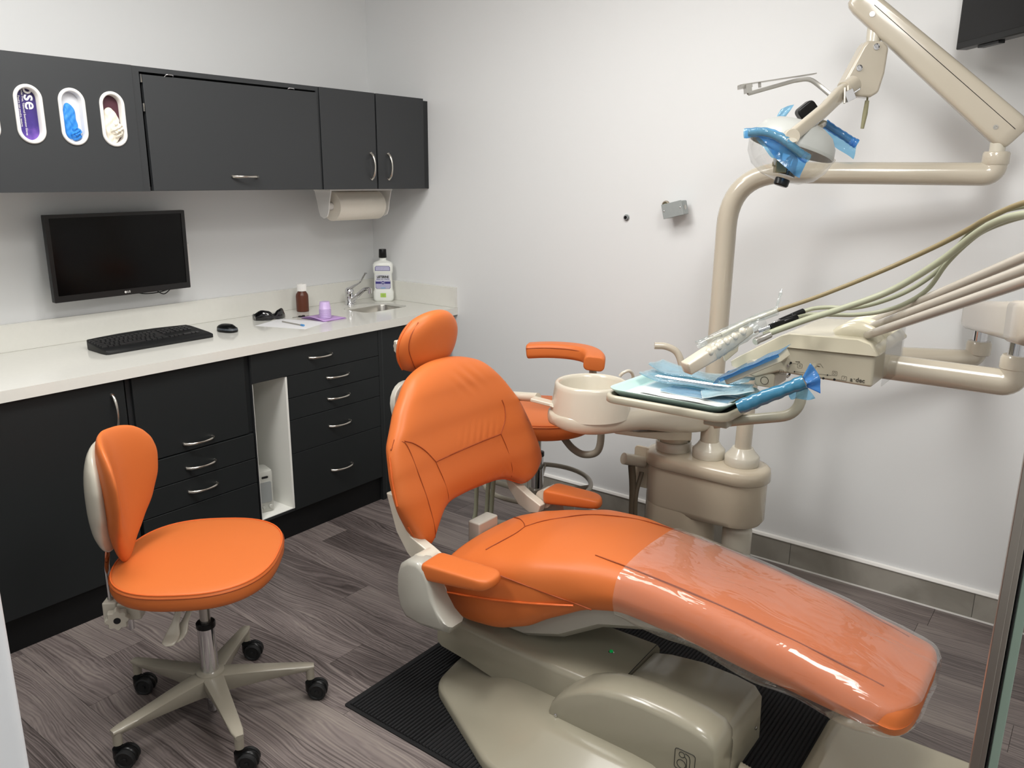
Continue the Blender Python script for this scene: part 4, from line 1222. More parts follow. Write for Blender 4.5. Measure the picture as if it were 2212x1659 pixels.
# ================================================================== operating lamp on its post
lp = thing('dental_lamp', 'beige dental operating lamp on a bent post and sloping arm, hanging over the chair', 'dental lamp', (PX, -2.241, .56))
bm = NB()
tube(bm, fillet([(PX, -2.241, .60), (PX, -2.248, 1.600), (-.2725, -2.775, 1.5988)], .19, 12), .0355, 28)
tube(bm, fillet([(-.2732, -2.7725, 1.5988), (-.203, -3.018, 1.598), (-.203, -3.018, 1.66)], .060, 10), .0355, 28)
obj('post', bm, M_beige2, lp, smooth=50)
bm = NB(); lathe(bm, [(.036, 1.626), (.0385, 1.630), (.0385, 1.660), (.035, 1.666), (.02, 1.667)], (-.203, -3.018, 0), n=32); obj('collar', bm, M_beige2, lp)
bm = NB(); lathe(bm, [(.0225, 1.66), (.0225, 1.735)], (-.203, -3.018, 0), n=24); obj('pivot_post', bm, M_cream, lp)
# spring arm: tapered box with a cover line
Aa, Bb = V((-.195, -3.045, 1.722)), V((-.318, -2.612, 2.110))
ax = (Bb - Aa).normalized(); side_ = V((ax.y, -ax.x, 0)).normalized(); upn = side_.cross(ax)
if upn.z < 0: upn = -upn
def armsec(t, w_, h, z=0, r=.016): return [Aa + ax * (t * (Bb - Aa).length) + side_ * a + upn * (b + z) for a, b in rrect(w_, h, r, 4)]
bm = NB(); loft(bm, [armsec(-.040, .036, .070), armsec(-.030, .046, .092), armsec(.02, .052, .108), armsec(.10, .052, .106), armsec(.5, .050, .096), armsec(.93, .050, .084), armsec(1.02, .050, .082), armsec(1.06, .046, .074), armsec(1.08, .034, .056)])
obj('spring_arm', bm, M_beige2, lp, smooth=50)
bm = NB(); tube(bm, [Aa + ax * .0 - side_ * .0260 + upn * .012, Bb - ax * .02 - side_ * .0250 + upn * .012], .0010, 6); tube(bm, [Aa + ax * .0 + side_ * .0260 + upn * .012, Bb - ax * .02 + side_ * .0250 + upn * .012], .0010, 6); ln = obj('cover_line', bm, M_blackm, lp); ln['kind'] = 'stuff'
for q_, r_ in ((Aa + ax * .045 - upn * .018, .007), (Bb - ax * .035 - upn * .010, .008)):
    bm = NB(); sg = -1 if (side_.x * -.6 + side_.y * -.8) < 0 else 1
    lathe(bm, [(r_, .0245), (r_, .0275), (r_ * .5, .0275), (r_ * .4, .0262), (.0005, .0262)], q_, side_ * sg, 16); obj('screw', bm, M_steel, lp)
bm = NB(); tube(bm, [(-.300, -2.640, 2.06), (-.306, -2.642, 1.99)], .0215, 24); obj('upper_pivot', bm, M_cream, lp)
# pivot block, a tapered plate seen from the side
Mr = Matrix(((.60, 0, .80), (-.80, 0, .60), (0, 1, 0))).to_4x4()      # u -> image-right horizontal, v -> up, h -> away
def BF_(c, u, v, h): return V(c) + V((.604, -.797, 0)) * u + V((0, 0, 1)) * v + V((.797, .604, 0)) * h
cB = (-.358, -2.640, 1.922)
poly = [(-.012, .075), (.040, .073), (.058, .055), (.054, -.02), (.042, -.078), (.018, -.092), (-.040, -.090), (-.062, -.072), (-.078, -.058), (-.055, -.01), (-.024, .058)]
bm = NB(); loft(bm, [[BF_(cB, u, v, -.028) for u, v in poly], [BF_(cB, u, v, .028) for u, v in poly]])
blk = obj('pivot_block', bm, M_beige2, lp, smooth=30, bevel=.010)
for u, v in ((.016, .056), (-.030, -.006), (-.038, -.060)):
    bm = NB(); lathe(bm, [(.0095, 0), (.0095, .0025), (.0065, .003), (.006, .001), (.003, .001), (.0025, .003), (.0005, .003)], BF_(cB, u, v, -.0285), V((-.797, -.604, 0)), 20); obj('screw', bm, M_chrome, blk)
bm = NB(); tube(bm, [BF_(cB, .018, -.088, 0), BF_(cB, .018, -.102, 0)], .003, 8); tube(bm, [BF_(cB, .018, -.100, 0), BF_(cB, .016, -.14, 0), BF_(cB, .012, -.185, 0)], [.0065, .008, .0055], 12); obj('switch_lever', bm, mat('olive_grip', '#8f8b6c', .5), blk, smooth=50)
bm = NB(); tube(bm, [BF_(cB, .038, .025, 0), BF_(cB, .062, .026, 0)], .002, 8); lathe(bm, [(.005, 0), (.005, .006)], BF_(cB, .038, .025, 0), V((.604, -.797, 0)), 12); obj('toggle', bm, M_chrome, blk)
# yoke
Y0, Y1 = V((-.440, -2.618, 1.858)), V((-.826, -2.585, 1.694))
bm = NB(); tube(bm, [Y0 + V((.012, -.012, .008)), Y0 * .92 + Y1 * .08], .026, 24); obj('yoke_joint', bm, M_beige2, lp)
bm = NB(); tube(bm, [Y0 * .92 + Y1 * .08, Y0 * .8 + Y1 * .2, Y0 * .5 + Y1 * .5 + V((-.0, -.006, -.002)), Y1], [1, 1.1, .95, .85], prof=rrect(.026, .044, .010, 3), up=(0, 0, 1)); yk = obj('yoke', bm, M_beige2, lp, smooth=45)
bm = NB(); lathe(bm, [(.020, -.016), (.021, -.012), (.021, .012), (.018, .016)], Y1, (.797, .604, 0), 28); obj('yoke_pivot', bm, M_beige2, yk, smooth=40)
bm = NB(); tube(bm, [Y0 * .86 + Y1 * .14 + V((-.004, -.02, .020)), Y0 * .86 + Y1 * .14 + V((-.016, -.028, -.022))], .0032, 8)
tube(bm, [Y0 * .80 + Y1 * .20 + V((-.004, -.02, .022)), Y0 * .80 + Y1 * .20 + V((-.014, -.026, -.024))], .0032, 8); cl = obj('clip_rings', bm, M_cream, yk); cl['kind'] = 'stuff'
bm = NB(); box(bm, -.014, .014, -.012, .012, -.016, .016, frame_M(V((-.503, -2.640, 1.826)), (.6, -.8, .5), (.8, .6, 0))); tube(bm, [V((-.498, -2.650, 1.832)), V((-.490, -2.668, 1.846))], .003, 8); obj('metal_clamp', bm, M_chrome, yk, smooth=0, bevel=.003)
bm = NB(); loft(bm, [[Y0 + V((.015, -.005, -.025)) + V((.604, -.797, 0)) * u + V((0, 0, v)) + V((.797, .604, 0)) * h for u, v in ((.01, .0), (.002, .012), (-.14, -.085), (-.115, -.105))] for h in (.03, .036)]); obj('inner_yoke', bm, M_steel, lp, smooth=0)
# reflector and clear shield
R_ = V((.604, -.797, 0)); U_ = (V((0, 0, 1)) * math.cos(.30) + R_ * math.sin(.30)).normalized(); F_ = V((.797, .604, 0))
HC = V((-.652, -2.530, 1.668))
M_shellw = mat('white_reflector', '#b4b6b2', .38, coat=.2)
bm = NB(); lathe(bm, [(.128, -.004), (.1285, .0), (.122, .030), (.104, .056), (.074, .074), (.036, .082), (.001, .083), (.001, .080), (.036, .079), (.072, .071), (.101, .053), (.1185, .028), (.1245, .0), (.1245, -.004), (.128, -.004)], HC, U_, 48, cap=False)
obj('reflector', bm, M_shellw, lp, smooth=60)
M_clear = bpy.data.materials.new('clear_shield'); M_clear.use_nodes = True
nt = M_clear.node_tree; nt.nodes.remove(nt.nodes['Principled BSDF'])
t1 = nt.nodes.new('ShaderNodeBsdfTransparent'); t1.inputs[0].default_value = (.955, .955, .95, 1); g1 = nt.nodes.new('ShaderNodeBsdfGlossy'); g1.inputs['Roughness'].default_value = .04
lw = nt.nodes.new('ShaderNodeLayerWeight'); pw = nt.nodes.new('ShaderNodeMath'); pw.operation = 'POWER'; pw.inputs[1].default_value = 3.5
ma = nt.nodes.new('ShaderNodeMath'); ma.operation = 'MULTIPLY_ADD'; ma.inputs[1].default_value = .6; ma.inputs[2].default_value = .05
mx = nt.nodes.new('ShaderNodeMixShader')
nt.links.new(lw.outputs['Facing'], pw.inputs[0]); nt.links.new(pw.outputs[0], ma.inputs[0]); nt.links.new(ma.outputs[0], mx.inputs[0]); nt.links.new(t1.outputs[0], mx.inputs[1]); nt.links.new(g1.outputs[0], mx.inputs[2]); nt.links.new(mx.outputs[0], nt.nodes['Material Output'].inputs[0])
bm = NB(); lathe(bm, [(.1295, .004), (.1335, .002), (.1335, -.002), (.128, -.010), (.121, -.040), (.098, -.072), (.060, -.092), (.020, -.098), (.001, -.099)], HC, U_, 48, cap=False)
obj('clear_shield', bm, M_clear, lp, smooth=60, label='clear domed plastic shield')
# bulb carrier with black knobs
bm = NB()
tube(bm, catmull([Y1 + V((-.02, -.01, -.01)), (-.790, -2.545, 1.665), (-.790, -2.540, 1.632), (-.775, -2.548, 1.612)], 5), .011, 12, ell=(1.4, .6)); obj('bulb_bracket', bm, M_cream, lp)
bm = NB(); box(bm, -.016, .016, -.012, .012, -.022, .012, frame_M((-.782, -2.546, 1.618), R_, F_)); box(bm, -.022, -.014, -.006, .006, -.004, .010, frame_M((-.782, -2.546, 1.618), R_, F_)); obj('socket', bm, mat('brass_socket', '#8c8163', .35, .8), lp, smooth=0, bevel=.002)
bm = NB(); lathe(bm, [(.010, .045), (.017, .035), (.020, .010), (.024, .0), (.024, -.012)], (-.752, -2.560, 1.600), U_, 24); obj('bulb_shield', bm, mat('dark_glass_tube', '#3c3a33', .15), lp)
bm = NB(); lathe(bm, [(.020, .0), (.0215, -.003), (.0215, -.018), (.018, -.022), (.003, -.022)], (-.765, -2.552, 1.580), U_, 28); obj('lower_knob', bm, M_black, lp, smooth=40)
bm = NB(); prism(bm, rrect(.060, .046, .014, 4), -.020, .020, lambda u, v, h: V((-.500, -2.516, 1.786)) + (R_ * math.cos(.7) + V((0, 0, 1)) * math.sin(.7)) * u * 1.0 + (V((0, 0, 1)) * math.cos(.7) - R_ * math.sin(.7)) * v + F_ * h); obj('rear_knob', bm, M_black, lp, smooth=30, bevel=.006)
# handles and their blue sleeves
H1p = [(-.858, -2.474, 1.706), (-.853, -2.516, 1.706), (-.846, -2.562, 1.691), (-.836, -2.592, 1.668), (-.812, -2.614, 1.646)]
H2p = [(-.430, -2.53, 1.757), (-.401, -2.546, 1.752), (-.380, -2.584, 1.727), (-.362, -2.619, 1.702)]
bm = NB(); tube(bm, catmull(H1p, 6), .0105, 14); obj('handle', bm, M_grey, lp)
bm = NB(); tube(bm, catmull(H2p, 6), .0105, 14); obj('handle', bm, M_grey, lp)
bm = NB(); tube(bm, [H1p[2], (-.815, -2.566, 1.672), (-.790, -2.556, 1.66)], .008, 10); obj('handle_bracket', bm, M_cream, lp)
bm = NB(); tube(bm, [(-.455, -2.55, 1.74), H2p[1]], .008, 10); obj('handle_bracket', bm, M_cream, lp)
def film_mat(name, col, a, rough=.12):
    m = bpy.data.materials.new(name); m.use_nodes = True
    nt = m.node_tree; nt.nodes.remove(nt.nodes['Principled BSDF'])
    t = nt.nodes.new('ShaderNodeBsdfTransparent'); t.inputs[0].default_value = lin(col)
    d = nt.nodes.new('ShaderNodeBsdfDiffuse'); d.inputs[0].default_value = lin(col)
    g = nt.nodes.new('ShaderNodeBsdfGlossy'); g.inputs['Roughness'].default_value = rough
    x = nt.nodes.new('ShaderNodeMixShader'); x.inputs[0].default_value = a
    y = nt.nodes.new('ShaderNodeMixShader')
    l = nt.nodes.new('ShaderNodeLayerWeight'); p = nt.nodes.new('ShaderNodeMath'); p.operation = 'POWER'; p.inputs[1].default_value = 3
    q = nt.nodes.new('ShaderNodeMath'); q.operation = 'MULTIPLY_ADD'; q.inputs[1].default_value = .5; q.inputs[2].default_value = .06
    L = nt.links.new
    L(l.outputs['Facing'], p.inputs[0]); L(p.outputs[0], q.inputs[0]); L(q.outputs[0], y.inputs[0])
    L(t.outputs[0], x.inputs[1]); L(d.outputs[0], x.inputs[2]); L(x.outputs[0], y.inputs[1]); L(g.outputs[0], y.inputs[2]); L(y.outputs[0], nt.nodes['Material Output'].inputs[0])
    tc = nt.nodes.new('ShaderNodeTexCoord'); n = nt.nodes.new('ShaderNodeTexNoise'); n.inputs['Scale'].default_value = 45; n.inputs['Detail'].default_value = 2; n.inputs['Distortion'].default_value = 1.5
    b = nt.nodes.new('ShaderNodeBump'); b.inputs['Strength'].default_value = .5; b.inputs['Distance'].default_value = .004
    L(tc.outputs['Object'], n.inputs['Vector']); L(n.outputs['Fac'], b.inputs['Height']); L(b.outputs[0], g.inputs['Normal'])
    return m
M_blue = film_mat('blue_barrier_film', '#93cdf0', .20)
M_blued = film_mat('deep_blue_barrier_film', '#62abe8', .34)
M_clearbag = film_mat('clear_bag_film', '#eef1f0', .10)
def sleeve(parent, path, r, name, m, flare=.0, seed=1, n=14, flat=None):
    rnd = random.Random(seed); ph = [rnd.uniform(0, 6) for _ in range(4)]
    P_ = catmull(path, 8); k = len(P_)
    rad = [r * (1 + .05 * math.sin(i * 1.7 + ph[0]) + flare * max(0, i / (k - 1) - .75) * 4) for i in range(k)]
    bm = NB(); tube(bm, P_, rad, n, cap=False)
    for v in bm.verts: v.co += V((math.sin(v.co.x * 90 + ph[1]), math.sin(v.co.y * 110 + ph[2]), math.sin(v.co.z * 100 + ph[3]))) * .0012
    return obj(name, bm, m, parent, smooth=60)
def hang(parent, edge, drop, name, m, seed=1, th=.0):
    """loose film hanging from a curved edge: edge points + drop vectors"""
    rnd = random.Random(seed); ph = rnd.uniform(0, 6)
    E_ = catmull(edge, 6); D_ = catmull(drop, 6)
    def f(u, v):
        i = min(int(u * (len(E_) - 1)), len(E_) - 2); t = u * (len(E_) - 1) - i
        e = E_[i].lerp(E_[i + 1], t); d = D_[i].lerp(D_[i + 1], t)
        return e + d * v + F_ * (.006 * math.sin(9 * u + 5 * v + ph) * v)
    bm = NB(); sheet(bm, f, 24, 10)
    return obj(name, bm, m, parent, smooth=60)
s1 = thing('blue_handle_sleeve', 'blue plastic sleeve over the near handle of the dental lamp', 'plastic cover', H1p[2])
sleeve(s1, [(-.862, -2.462, 1.704)] + H1p[1:] + [(-.797, -2.628, 1.634)], .0135, 'sleeve', M_blue, seed=2)
hang(s1, [(-.856, -2.500, 1.697), (-.850, -2.545, 1.684), (-.840, -2.580, 1.664), (-.818, -2.606, 1.642), (-.799, -2.628, 1.632)], [(.002, -.02, -.018), (.004, -.012, -.050), (.010, -.006, -.060), (.0, .004, -.052), (-.012, .012, -.050)], 'loose_film', M_blued, 3)
hang(s1, [(-.856, -2.490, 1.700), (-.850, -2.530, 1.695), (-.846, -2.560, 1.682)], [(.004, -.006, -.012), (.004, -.01, -.055), (.004, -.004, -.045)], 'loose_film', M_blue, 5)
s2 = thing('blue_handle_sleeve', 'blue plastic sleeve over the far handle of the dental lamp', 'plastic cover', H2p[2])
sleeve(s2, H2p[1:] + [(-.352, -2.640, 1.690)], .0135, 'sleeve', M_blued, seed=4)
hang(s2, [(-.415, -2.545, 1.742), (-.388, -2.578, 1.722), (-.352, -2.640, 1.692)], [(.0, -.004, -.020), (.0, -.006, -.042), (-.004, .006, -.050)], 'loose_film', M_blue, 6)
hang(lp, [(-.560, -2.455, 1.790), (-.545, -2.470, 1.800), (-.53, -2.485, 1.805)], [(-.02, .02, -.05), (-.02, .02, -.05), (-.02, .02, -.045)], 'film_scrap', M_blue, 8)
# hinged metal bracket
bk_ = thing('metal_bracket', 'thin folding aluminium bracket sticking out left of the lamp joint', 'bracket', (-.42, -2.50, 1.88))
bm = NB(); Mt = frame_M((-.467, -2.400, 1.889), (.604, -.797, .152), (.797, .604, 0)); box(bm, -.122, .122, -.020, .020, -.0015, .0015, Mt); box(bm, -.122, -.085, -.022, .022, -.012, -.0016, Mt); box(bm, -.060, -.052, -.004, .004, -.016, -.0016, Mt)
obj('top_plate', bm, M_steel, bk_, smooth=0, bevel=.0008)
for off, sh in ((0, V((0, 0, 0))), (1, V((.030, .012, .002)))):
    pts = [V((-.553, -2.342, 1.842)), V((-.450, -2.455, 1.885)), V((-.425, -2.492, 1.892)), V((-.408, -2.520, 1.870)), V((-.396, -2.565, 1.832))]
    if off: pts = pts[1:]
    bm = NB(); tube(bm, fillet([p + sh for p in pts], .02, 4), 1.0, prof=rrect(.0045, .0125, .0015, 2), up=(0, 0, 1)); obj('link', bm, M_steel, bk_, smooth=40)
bm = NB(); tube(bm, [(-.553, -2.342, 1.842), (-.535, -2.322, 1.866)], .004, 8); box(bm, -.008, .010, -.016, .016, -.014, .012, frame_M((-.545, -2.335, 1.858), (.604, -.797, .15), (.797, .604, 0))); obj('hinge_foot', bm, M_steel, bk_, smooth=0)
# ================================================================== delivery unit (doctor's side)
du = thing('delivery_unit', 'cream instrument delivery head on jointed swing arms, above the leg end of the dental chair', 'dental unit', (PX, -2.372, .56))
FXP = -1.10
bm = NB()
tube(bm, fillet([(PX, -2.372, .60), (PX, -2.378, .990), (-.083, -3.032, .988), (-.076, -3.037, 1.035)], .09, 10), .0300, 26)
obj('first_arm', bm, M_beige2, du, smooth=50)
bm = NB(); lathe(bm, [(.034, 1.002), (.0385, 1.006), (.0385, 1.042), (.034, 1.050), (.02, 1.051)], (-.077, -3.036, 0), n=30); obj('collar', bm, M_beige2, du)
bm = NB(); lathe(bm, [(.0225, 1.045), (.0225, 1.12)], (-.077, -3.036, 0), n=26); obj('chrome_pin', bm, M_chrome, du)
bm = NB()
P0, P1 = V((-.062, -3.012, 1.136)), V((-1.020, -3.262, 1.264))
axd = (P1 - P0).normalized(); sd = V((axd.y, -axd.x, 0)).normalized(); ud = sd.cross(axd)
if ud.z < 0: ud = -ud
def bsec(t, w_, h): return [P0 + axd * ((P1 - P0).length * t) + sd * a + ud * b for a, b in rrect(w_, h, .018, 4)]
loft(bm, [bsec(-.01, .07, .05), bsec(0, .085, .088), bsec(.06, .09, .096), bsec(.5, .09, .096), bsec(.80, .09, .098), bsec(.815, .086, .094), bsec(.82, .086, .094), bsec(.825, .092, .104), bsec(1.0, .092, .104), bsec(1.02, .07, .08)])
obj('parallel_arm', bm, mat('pale_beige_plastic', '#c6bdaf', .25, coat=.4), du, smooth=40)
bm = NB(); lathe(bm, [(.0235, 1.158), (.0235, 1.225)], (-.879, -3.214, 0), n=28); obj('chrome_pin', bm, M_chrome, du)
bm = NB()
tube(bm, fillet([(-.930, -2.86, 1.100), (-.882, -3.214, 1.090), (-.880, -3.214, 1.150)], .045, 8), .0335, 28)
obj('second_arm', bm, M_beige2, du, smooth=50)
bm = NB(); lathe(bm, [(.032, 1.125), (.0365, 1.129), (.0365, 1.154), (.032, 1.162), (.02, 1.163)], (-.879, -3.214, 0), n=30); obj('collar', bm, M_beige2, du)
# head housing: profile in (y, z), extruded along x
M_head = mat('cream_head_plastic', '#d6cfb8', 0.22, coat=.4)
M_headlow = mat('warm_grey_panel', '#b4ad9a', 0.33, coat=.2)
low = [(-2.936, 1.078), (-2.936, 1.158), (-2.716, 1.152), (-2.690, 1.140), (-2.612, 1.082), (-2.600, 1.064), (-2.640, 1.058), (-2.700, 1.082)]
bm = NB(); prism(bm, low, FXP, -.80, lambda u, v, h: V((h, u, v))); hd = obj('head_panel', bm, M_headlow, du, smooth=30, bevel=.007)
lid = [(-2.944, 1.1605), (-2.944, 1.166), (-2.925, 1.188), (-2.895, 1.196), (-2.722, 1.190), (-2.700, 1.182), (-2.585, 1.107), (-2.568, 1.094), (-2.572, 1.080), (-2.600, 1.074), (-2.615, 1.084), (-2.702, 1.146), (-2.722, 1.154)]
bm = NB(); loft(bm, [[V((x, -2.76 + (a + 2.76) * g, 1.12 + (b - 1.12) * g)) for a, b in lid] for x, g in ((FXP - .006, .975), (FXP - .001, .995), (FXP + .008, 1.0), (-.80, 1.0), (-.785, .96))])
obj('head_lid', bm, M_head, du, smooth=50)
# whip hub arcs and rods
for k in range(4):
    yv = -2.885 + .002 * k; xx = -1.055 + .070 * k
    bm = NB(); tube(bm, catmull([(xx, -2.835, 1.184), (xx, -2.852, 1.198), (xx, -2.878, 1.206), (xx, -2.905, 1.198), (xx, -2.925, 1.180)], 5), .020, 14, ell=(1.35, .6), up=(1, 0, 0)); obj('hub_guard', bm, M_head, du, smooth=60)
for a, b in (((-.925, -2.865, 1.205), (-1.434, -3.272, 1.463)), ((-.995, -2.885, 1.207), (-1.499, -3.280, 1.444)), ((-1.068, -2.905, 1.203), (-1.563, -3.287, 1.428))):
    bm = NB(); tube(bm, [a, b], .0105, 16); obj('whip_rod', bm, mat('pale_beige_rod', '#bcb4a8', .2, coat=.5), du)
# front graphics
G = lambda y, z, d=.0008: V((FXP - d, y, z))
GM = lambda y, z: frame_M((FXP - .0006, y, z), (0, -1, 0), (0, 0, 1))
M_ink = mat('grey_ink', '#4a463d', .6)
def disc(y, z, r, parent=hd, m=M_blackm, name='indicator_dot'):
    bm = NB(); lathe(bm, [(r, -.002), (r, .0012), (.0003, .0013)], (FXP, y, z), (-1, 0, 0), 20); return obj(name, bm, m, parent)
for y, z, r in ((-2.7437, 1.0903, .0017), (-2.7996, 1.0929, .0017), (-2.8275, 1.0942, .0017), (-2.732, 1.1123, .003), (-2.731, 1.0805, .003), (-2.8182, 1.0839, .003), (-2.8456, 1.0852, .003)): disc(y, z, r)
def gline(pts, r=.00035):
    bm = NB(); tube(bm, [G(a, b, .0003) for a, b in pts], r, 5); o = obj('printed_line', bm, M_ink, hd, smooth=0); return o
for a, b in (((-2.7362, 1.1115), (-2.7494, 1.112)), ((-2.7437, 1.0903), (-2.8380, 1.0948)), ((-2.7961, 1.0832), (-2.8630, 1.0865)), ((-2.7163, 1.0790), (-2.7285, 1.0790))): gline([a, b])
for cy, cz, kind in ((-2.7557, 1.1078, 'lines'), (-2.7095, 1.0840, 'arrow'), (-2.8446, 1.1012, 'sun'), (-2.8686, 1.0918, 'arrow')):
    sq = [(cy + a, cz + b) for a, b in rrect(.0118, .0110, .0015, 2)]
    gline(sq + [sq[0]])
    if kind == 'lines':
        for q in (-.002, .0, .002): gline([(cy - .003, cz + q), (cy + .003, cz + q)], .00025)
    elif kind == 'arrow': gline([(cy + .002, cz - .003), (cy - .002, cz + .003), (cy + .001, cz + .003)], .0003)
    else: gline([(cy + .003 * math.cos(a), cz + .003 * math.sin(a)) for a in [i * PI / 6 for i in range(13)]], .0003)
gline([(-2.722 - .008 * math.sin(a), 1.0845 + .004 * math.cos(a)) for a in [-.2 + i * .35 for i in range(6)]], .0003)
gline([(-2.8012, 1.119), (-2.8072, 1.1205), (-2.8150, 1.1112)], .0004)
text('WATER', .0034, GM(-2.7495, 1.1175), M_ink, hd, bold=.00004)
text('HANDPIECE', .0030, GM(-2.7985, 1.1135), M_ink, hd, bold=.00004)
text('a', .0155, GM(-2.8866, 1.0915), M_ink, hd, bold=.0003)
text('dec', .0155, GM(-2.9075, 1.0925), M_ink, hd, bold=.0003)
gline([(-2.8915, 1.0950), (-2.8955, 1.0950), (-2.8935, 1.0920), (-2.8915, 1.0950)], .0003)
for y, z in ((-2.7285, 1.1065), (-2.7300, 1.0765)):
    bm = NB(); tube(bm, [(FXP - .001, y, z), (FXP - .006, y, z), (FXP - .012, y, z - .001)], [.0038, .0042, .0030], 12); obj('control_knob', bm, M_chrome, hd)
bm = NB(); prism(bm, rrect(.055, .040, .008, 3, -2.665, 1.055), FXP + .004, FXP + .10, lambda u, v, h: V((h, u, v))); obj('pivot_bracket', bm, M_headlow, du, smooth=30, bevel=.003)
bm = NB(); ring = [(FXP + .0035, -2.665 + .0105 * math.cos(i * PI / 12), 1.053 + .0105 * math.sin(i * PI / 12)) for i in range(26)]; tube(bm, ring, .0008, 5, cap=False); obj('pivot_ring', bm, M_ink, du)
# clear guard at the right end of the head
bm = NB(); box(bm, -1.098, -.90, -2.958, -2.956, 1.085, 1.21); obj('clear_guard', bm, M_clear, du, smooth=0)
# keypad in its own housing, below the lid
Mk = frame_M((-1.318, -2.716, 1.146), (.0, -.86, .51), (.985, .10, .02))
bm = NB(); prism(bm, rrect(.150, .085, .012, 4), -.016, .004, lambda u, v, h: Mk @ V((u, v, h))); kp = obj('keypad', bm, M_headlow, du, smooth=30, bevel=.002)
bm = NB(); tube(bm, [(-1.30, -2.70, 1.138), (-1.10, -2.71, 1.125)], .012, 12); obj('keypad_arm', bm, M_headlow, du)
kf = thing('blue_keypad_film', 'flat blue barrier film covering the keypad, above the right end of the tray', 'plastic cover', (-1.335, -2.700, 1.146))
bm = NB(); sheet(bm, lambda u, v: Mk @ V(((u - .5) * .172 - .004, (v - .5) * .096, .0055 + .0012 * math.sin(17 * u + 3 * v))), 24, 8); obj('film', bm, M_blue, kf, smooth=60, solid=.0006)
bm = NB(); sheet(bm, lambda u, v: Mk @ V((-.088 - .020 * u, (v - .5) * .092 - .008 * u, .0055 - .010 * u + .002 * math.sin(9 * v))), 6, 8); obj('film_fold', bm, M_blued, kf, smooth=60)
bm = NB(); sheet(bm, lambda u, v: Mk @ V(((u - .5) * .160, -.046 - .0005, .005 - .008 * v)), 12, 3); obj('film_edge', bm, M_blued, kf, smooth=60)
# tray holder: bar, block, frame
bm = NB(); tube(bm, fillet([(-1.15, -2.785, 1.085), (-1.185, -2.790, 1.000), (-1.225, -2.640, .966), (-1.240, -2.590, .952)], .055, 8), .0138, 16); obj('tray_bar', bm, M_grey, du, smooth=60)
bm = NB(); box(bm, -1.275, -1.215, -2.640, -2.575, .955, .985); obj('tray_block', bm, M_grey, du, smooth=0, bevel=.004)
TCX, TCY, TR = -1.188, -2.487, -.035
def TF(u, v, z):      # u along y (to the right in the view), v away from the camera
    a = TR
    return V((TCX + v * math.cos(a) + u * math.sin(a) * -1 * -1 * -1, TCY - u * math.cos(a) + v * math.sin(a), z))
def fr_ring(L_, W_, r, z): return [TF(u, v, z) for u, v in rrect(L_, W_, r, 6)]
bm = NB(); loft(bm, [fr_ring(.350, .300, .040, .986), fr_ring(.354, .304, .042, .988), fr_ring(.354, .304, .042, 1.002), fr_ring(.348, .298, .040, 1.007), fr_ring(.332, .282, .032, 1.007), fr_ring(.324, .274, .028, 1.000), fr_ring(.318, .268, .026, .994)]); obj('tray_frame', bm, M_headlow, du, smooth=60)
bm = NB(); loft(bm, [fr_ring(.318, .268, .026, .9945), fr_ring(.318, .268, .026, .9965)]); obj('rubber_pad', bm, mat('dark_rubber_pad', '#131a19', .6), du, smooth=0)
# hoses and instruments
H = {'grey_hose_brown': [(-1.186, -2.711, 1.259), (-1.151, -2.807, 1.303), (-1.132, -2.939, 1.373), (-1.159, -3.048, 1.437), (-1.198, -3.114, 1.480), (-1.243, -3.148, 1.503), (-1.323, -3.216, 1.538), (-1.396, -3.284, 1.552)],
 'h2': [(-1.237, -2.702, 1.203), (-1.184, -2.788, 1.245), (-1.157, -2.862, 1.277), (-1.153, -2.964, 1.329), (-1.185, -3.062, 1.405), (-1.241, -3.131, 1.471), (-1.300, -3.177, 1.502), (-1.363, -3.223, 1.518), (-1.438, -3.290, 1.529)],
 'h3': [(-1.091, -2.740, 1.245), (-1.087, -2.774, 1.259), (-1.081, -2.813, 1.265), (-1.090, -2.868, 1.270), (-1.090, -2.927, 1.290), (-1.106, -2.993, 1.327), (-1.125, -3.050, 1.378), (-1.155, -3.088, 1.436), (-1.185, -3.117, 1.475), (-1.234, -3.157, 1.511), (-1.288, -3.214, 1.531), (-1.362, -3.284, 1.539)],
 'h4': [(-1.130, -2.744, 1.236), (-1.114, -2.777, 1.247), (-1.105, -2.822, 1.250), (-1.111, -2.880, 1.257), (-1.106, -2.933, 1.269), (-1.121, -2.987, 1.294), (-1.135, -3.037, 1.336), (-1.165, -3.073, 1.399), (-1.207, -3.115, 1.451), (-1.247, -3.152, 1.482), (-1.340, -3.221, 1.513), (-1.414, -3.289, 1.526)]}
M_hoseb = mat('olive_brown_hose', '#8a7c5c', .4)
syr = thing('air_water_syringe', 'slim cream syringe in a clear bag, on an olive brown hose', 'syringe', (-1.28, -2.63, 1.21))
bm = NB(); tube(bm, catmull(H['grey_hose_brown'], 8), [.0052, .0055, .006, .006, .0058], 12); obj('hose', bm, M_hoseb, syr)
bm = NB(); tube(bm, [(-1.300, -2.617, 1.203), (-1.249, -2.657, 1.231), (-1.186, -2.711, 1.259)], [.0055, .0062, .0055], 14); tube(bm, [(-1.327, -2.590, 1.190), (-1.300, -2.617, 1.203)], .003, 10); obj('syringe_body', bm, M_cream2, syr)
sleeve(syr, [(-1.345, -2.576, 1.180), (-1.322, -2.596, 1.192), (-1.285, -2.628, 1.211), (-1.245, -2.660, 1.232), (-1.186, -2.711, 1.259)], .0105, 'clear_bag', M_clearbag, seed=9)
bm = NB(); tube(bm, catmull([(-1.188, -2.709, 1.257), (-1.181, -2.711, 1.277), (-1.174, -2.712, 1.294), (-1.167, -2.713, 1.312)], 6), [.0025, .0022, .004, .0025, .0045, .001], 8); obj('twisted_tie', bm, M_clearbag, syr)
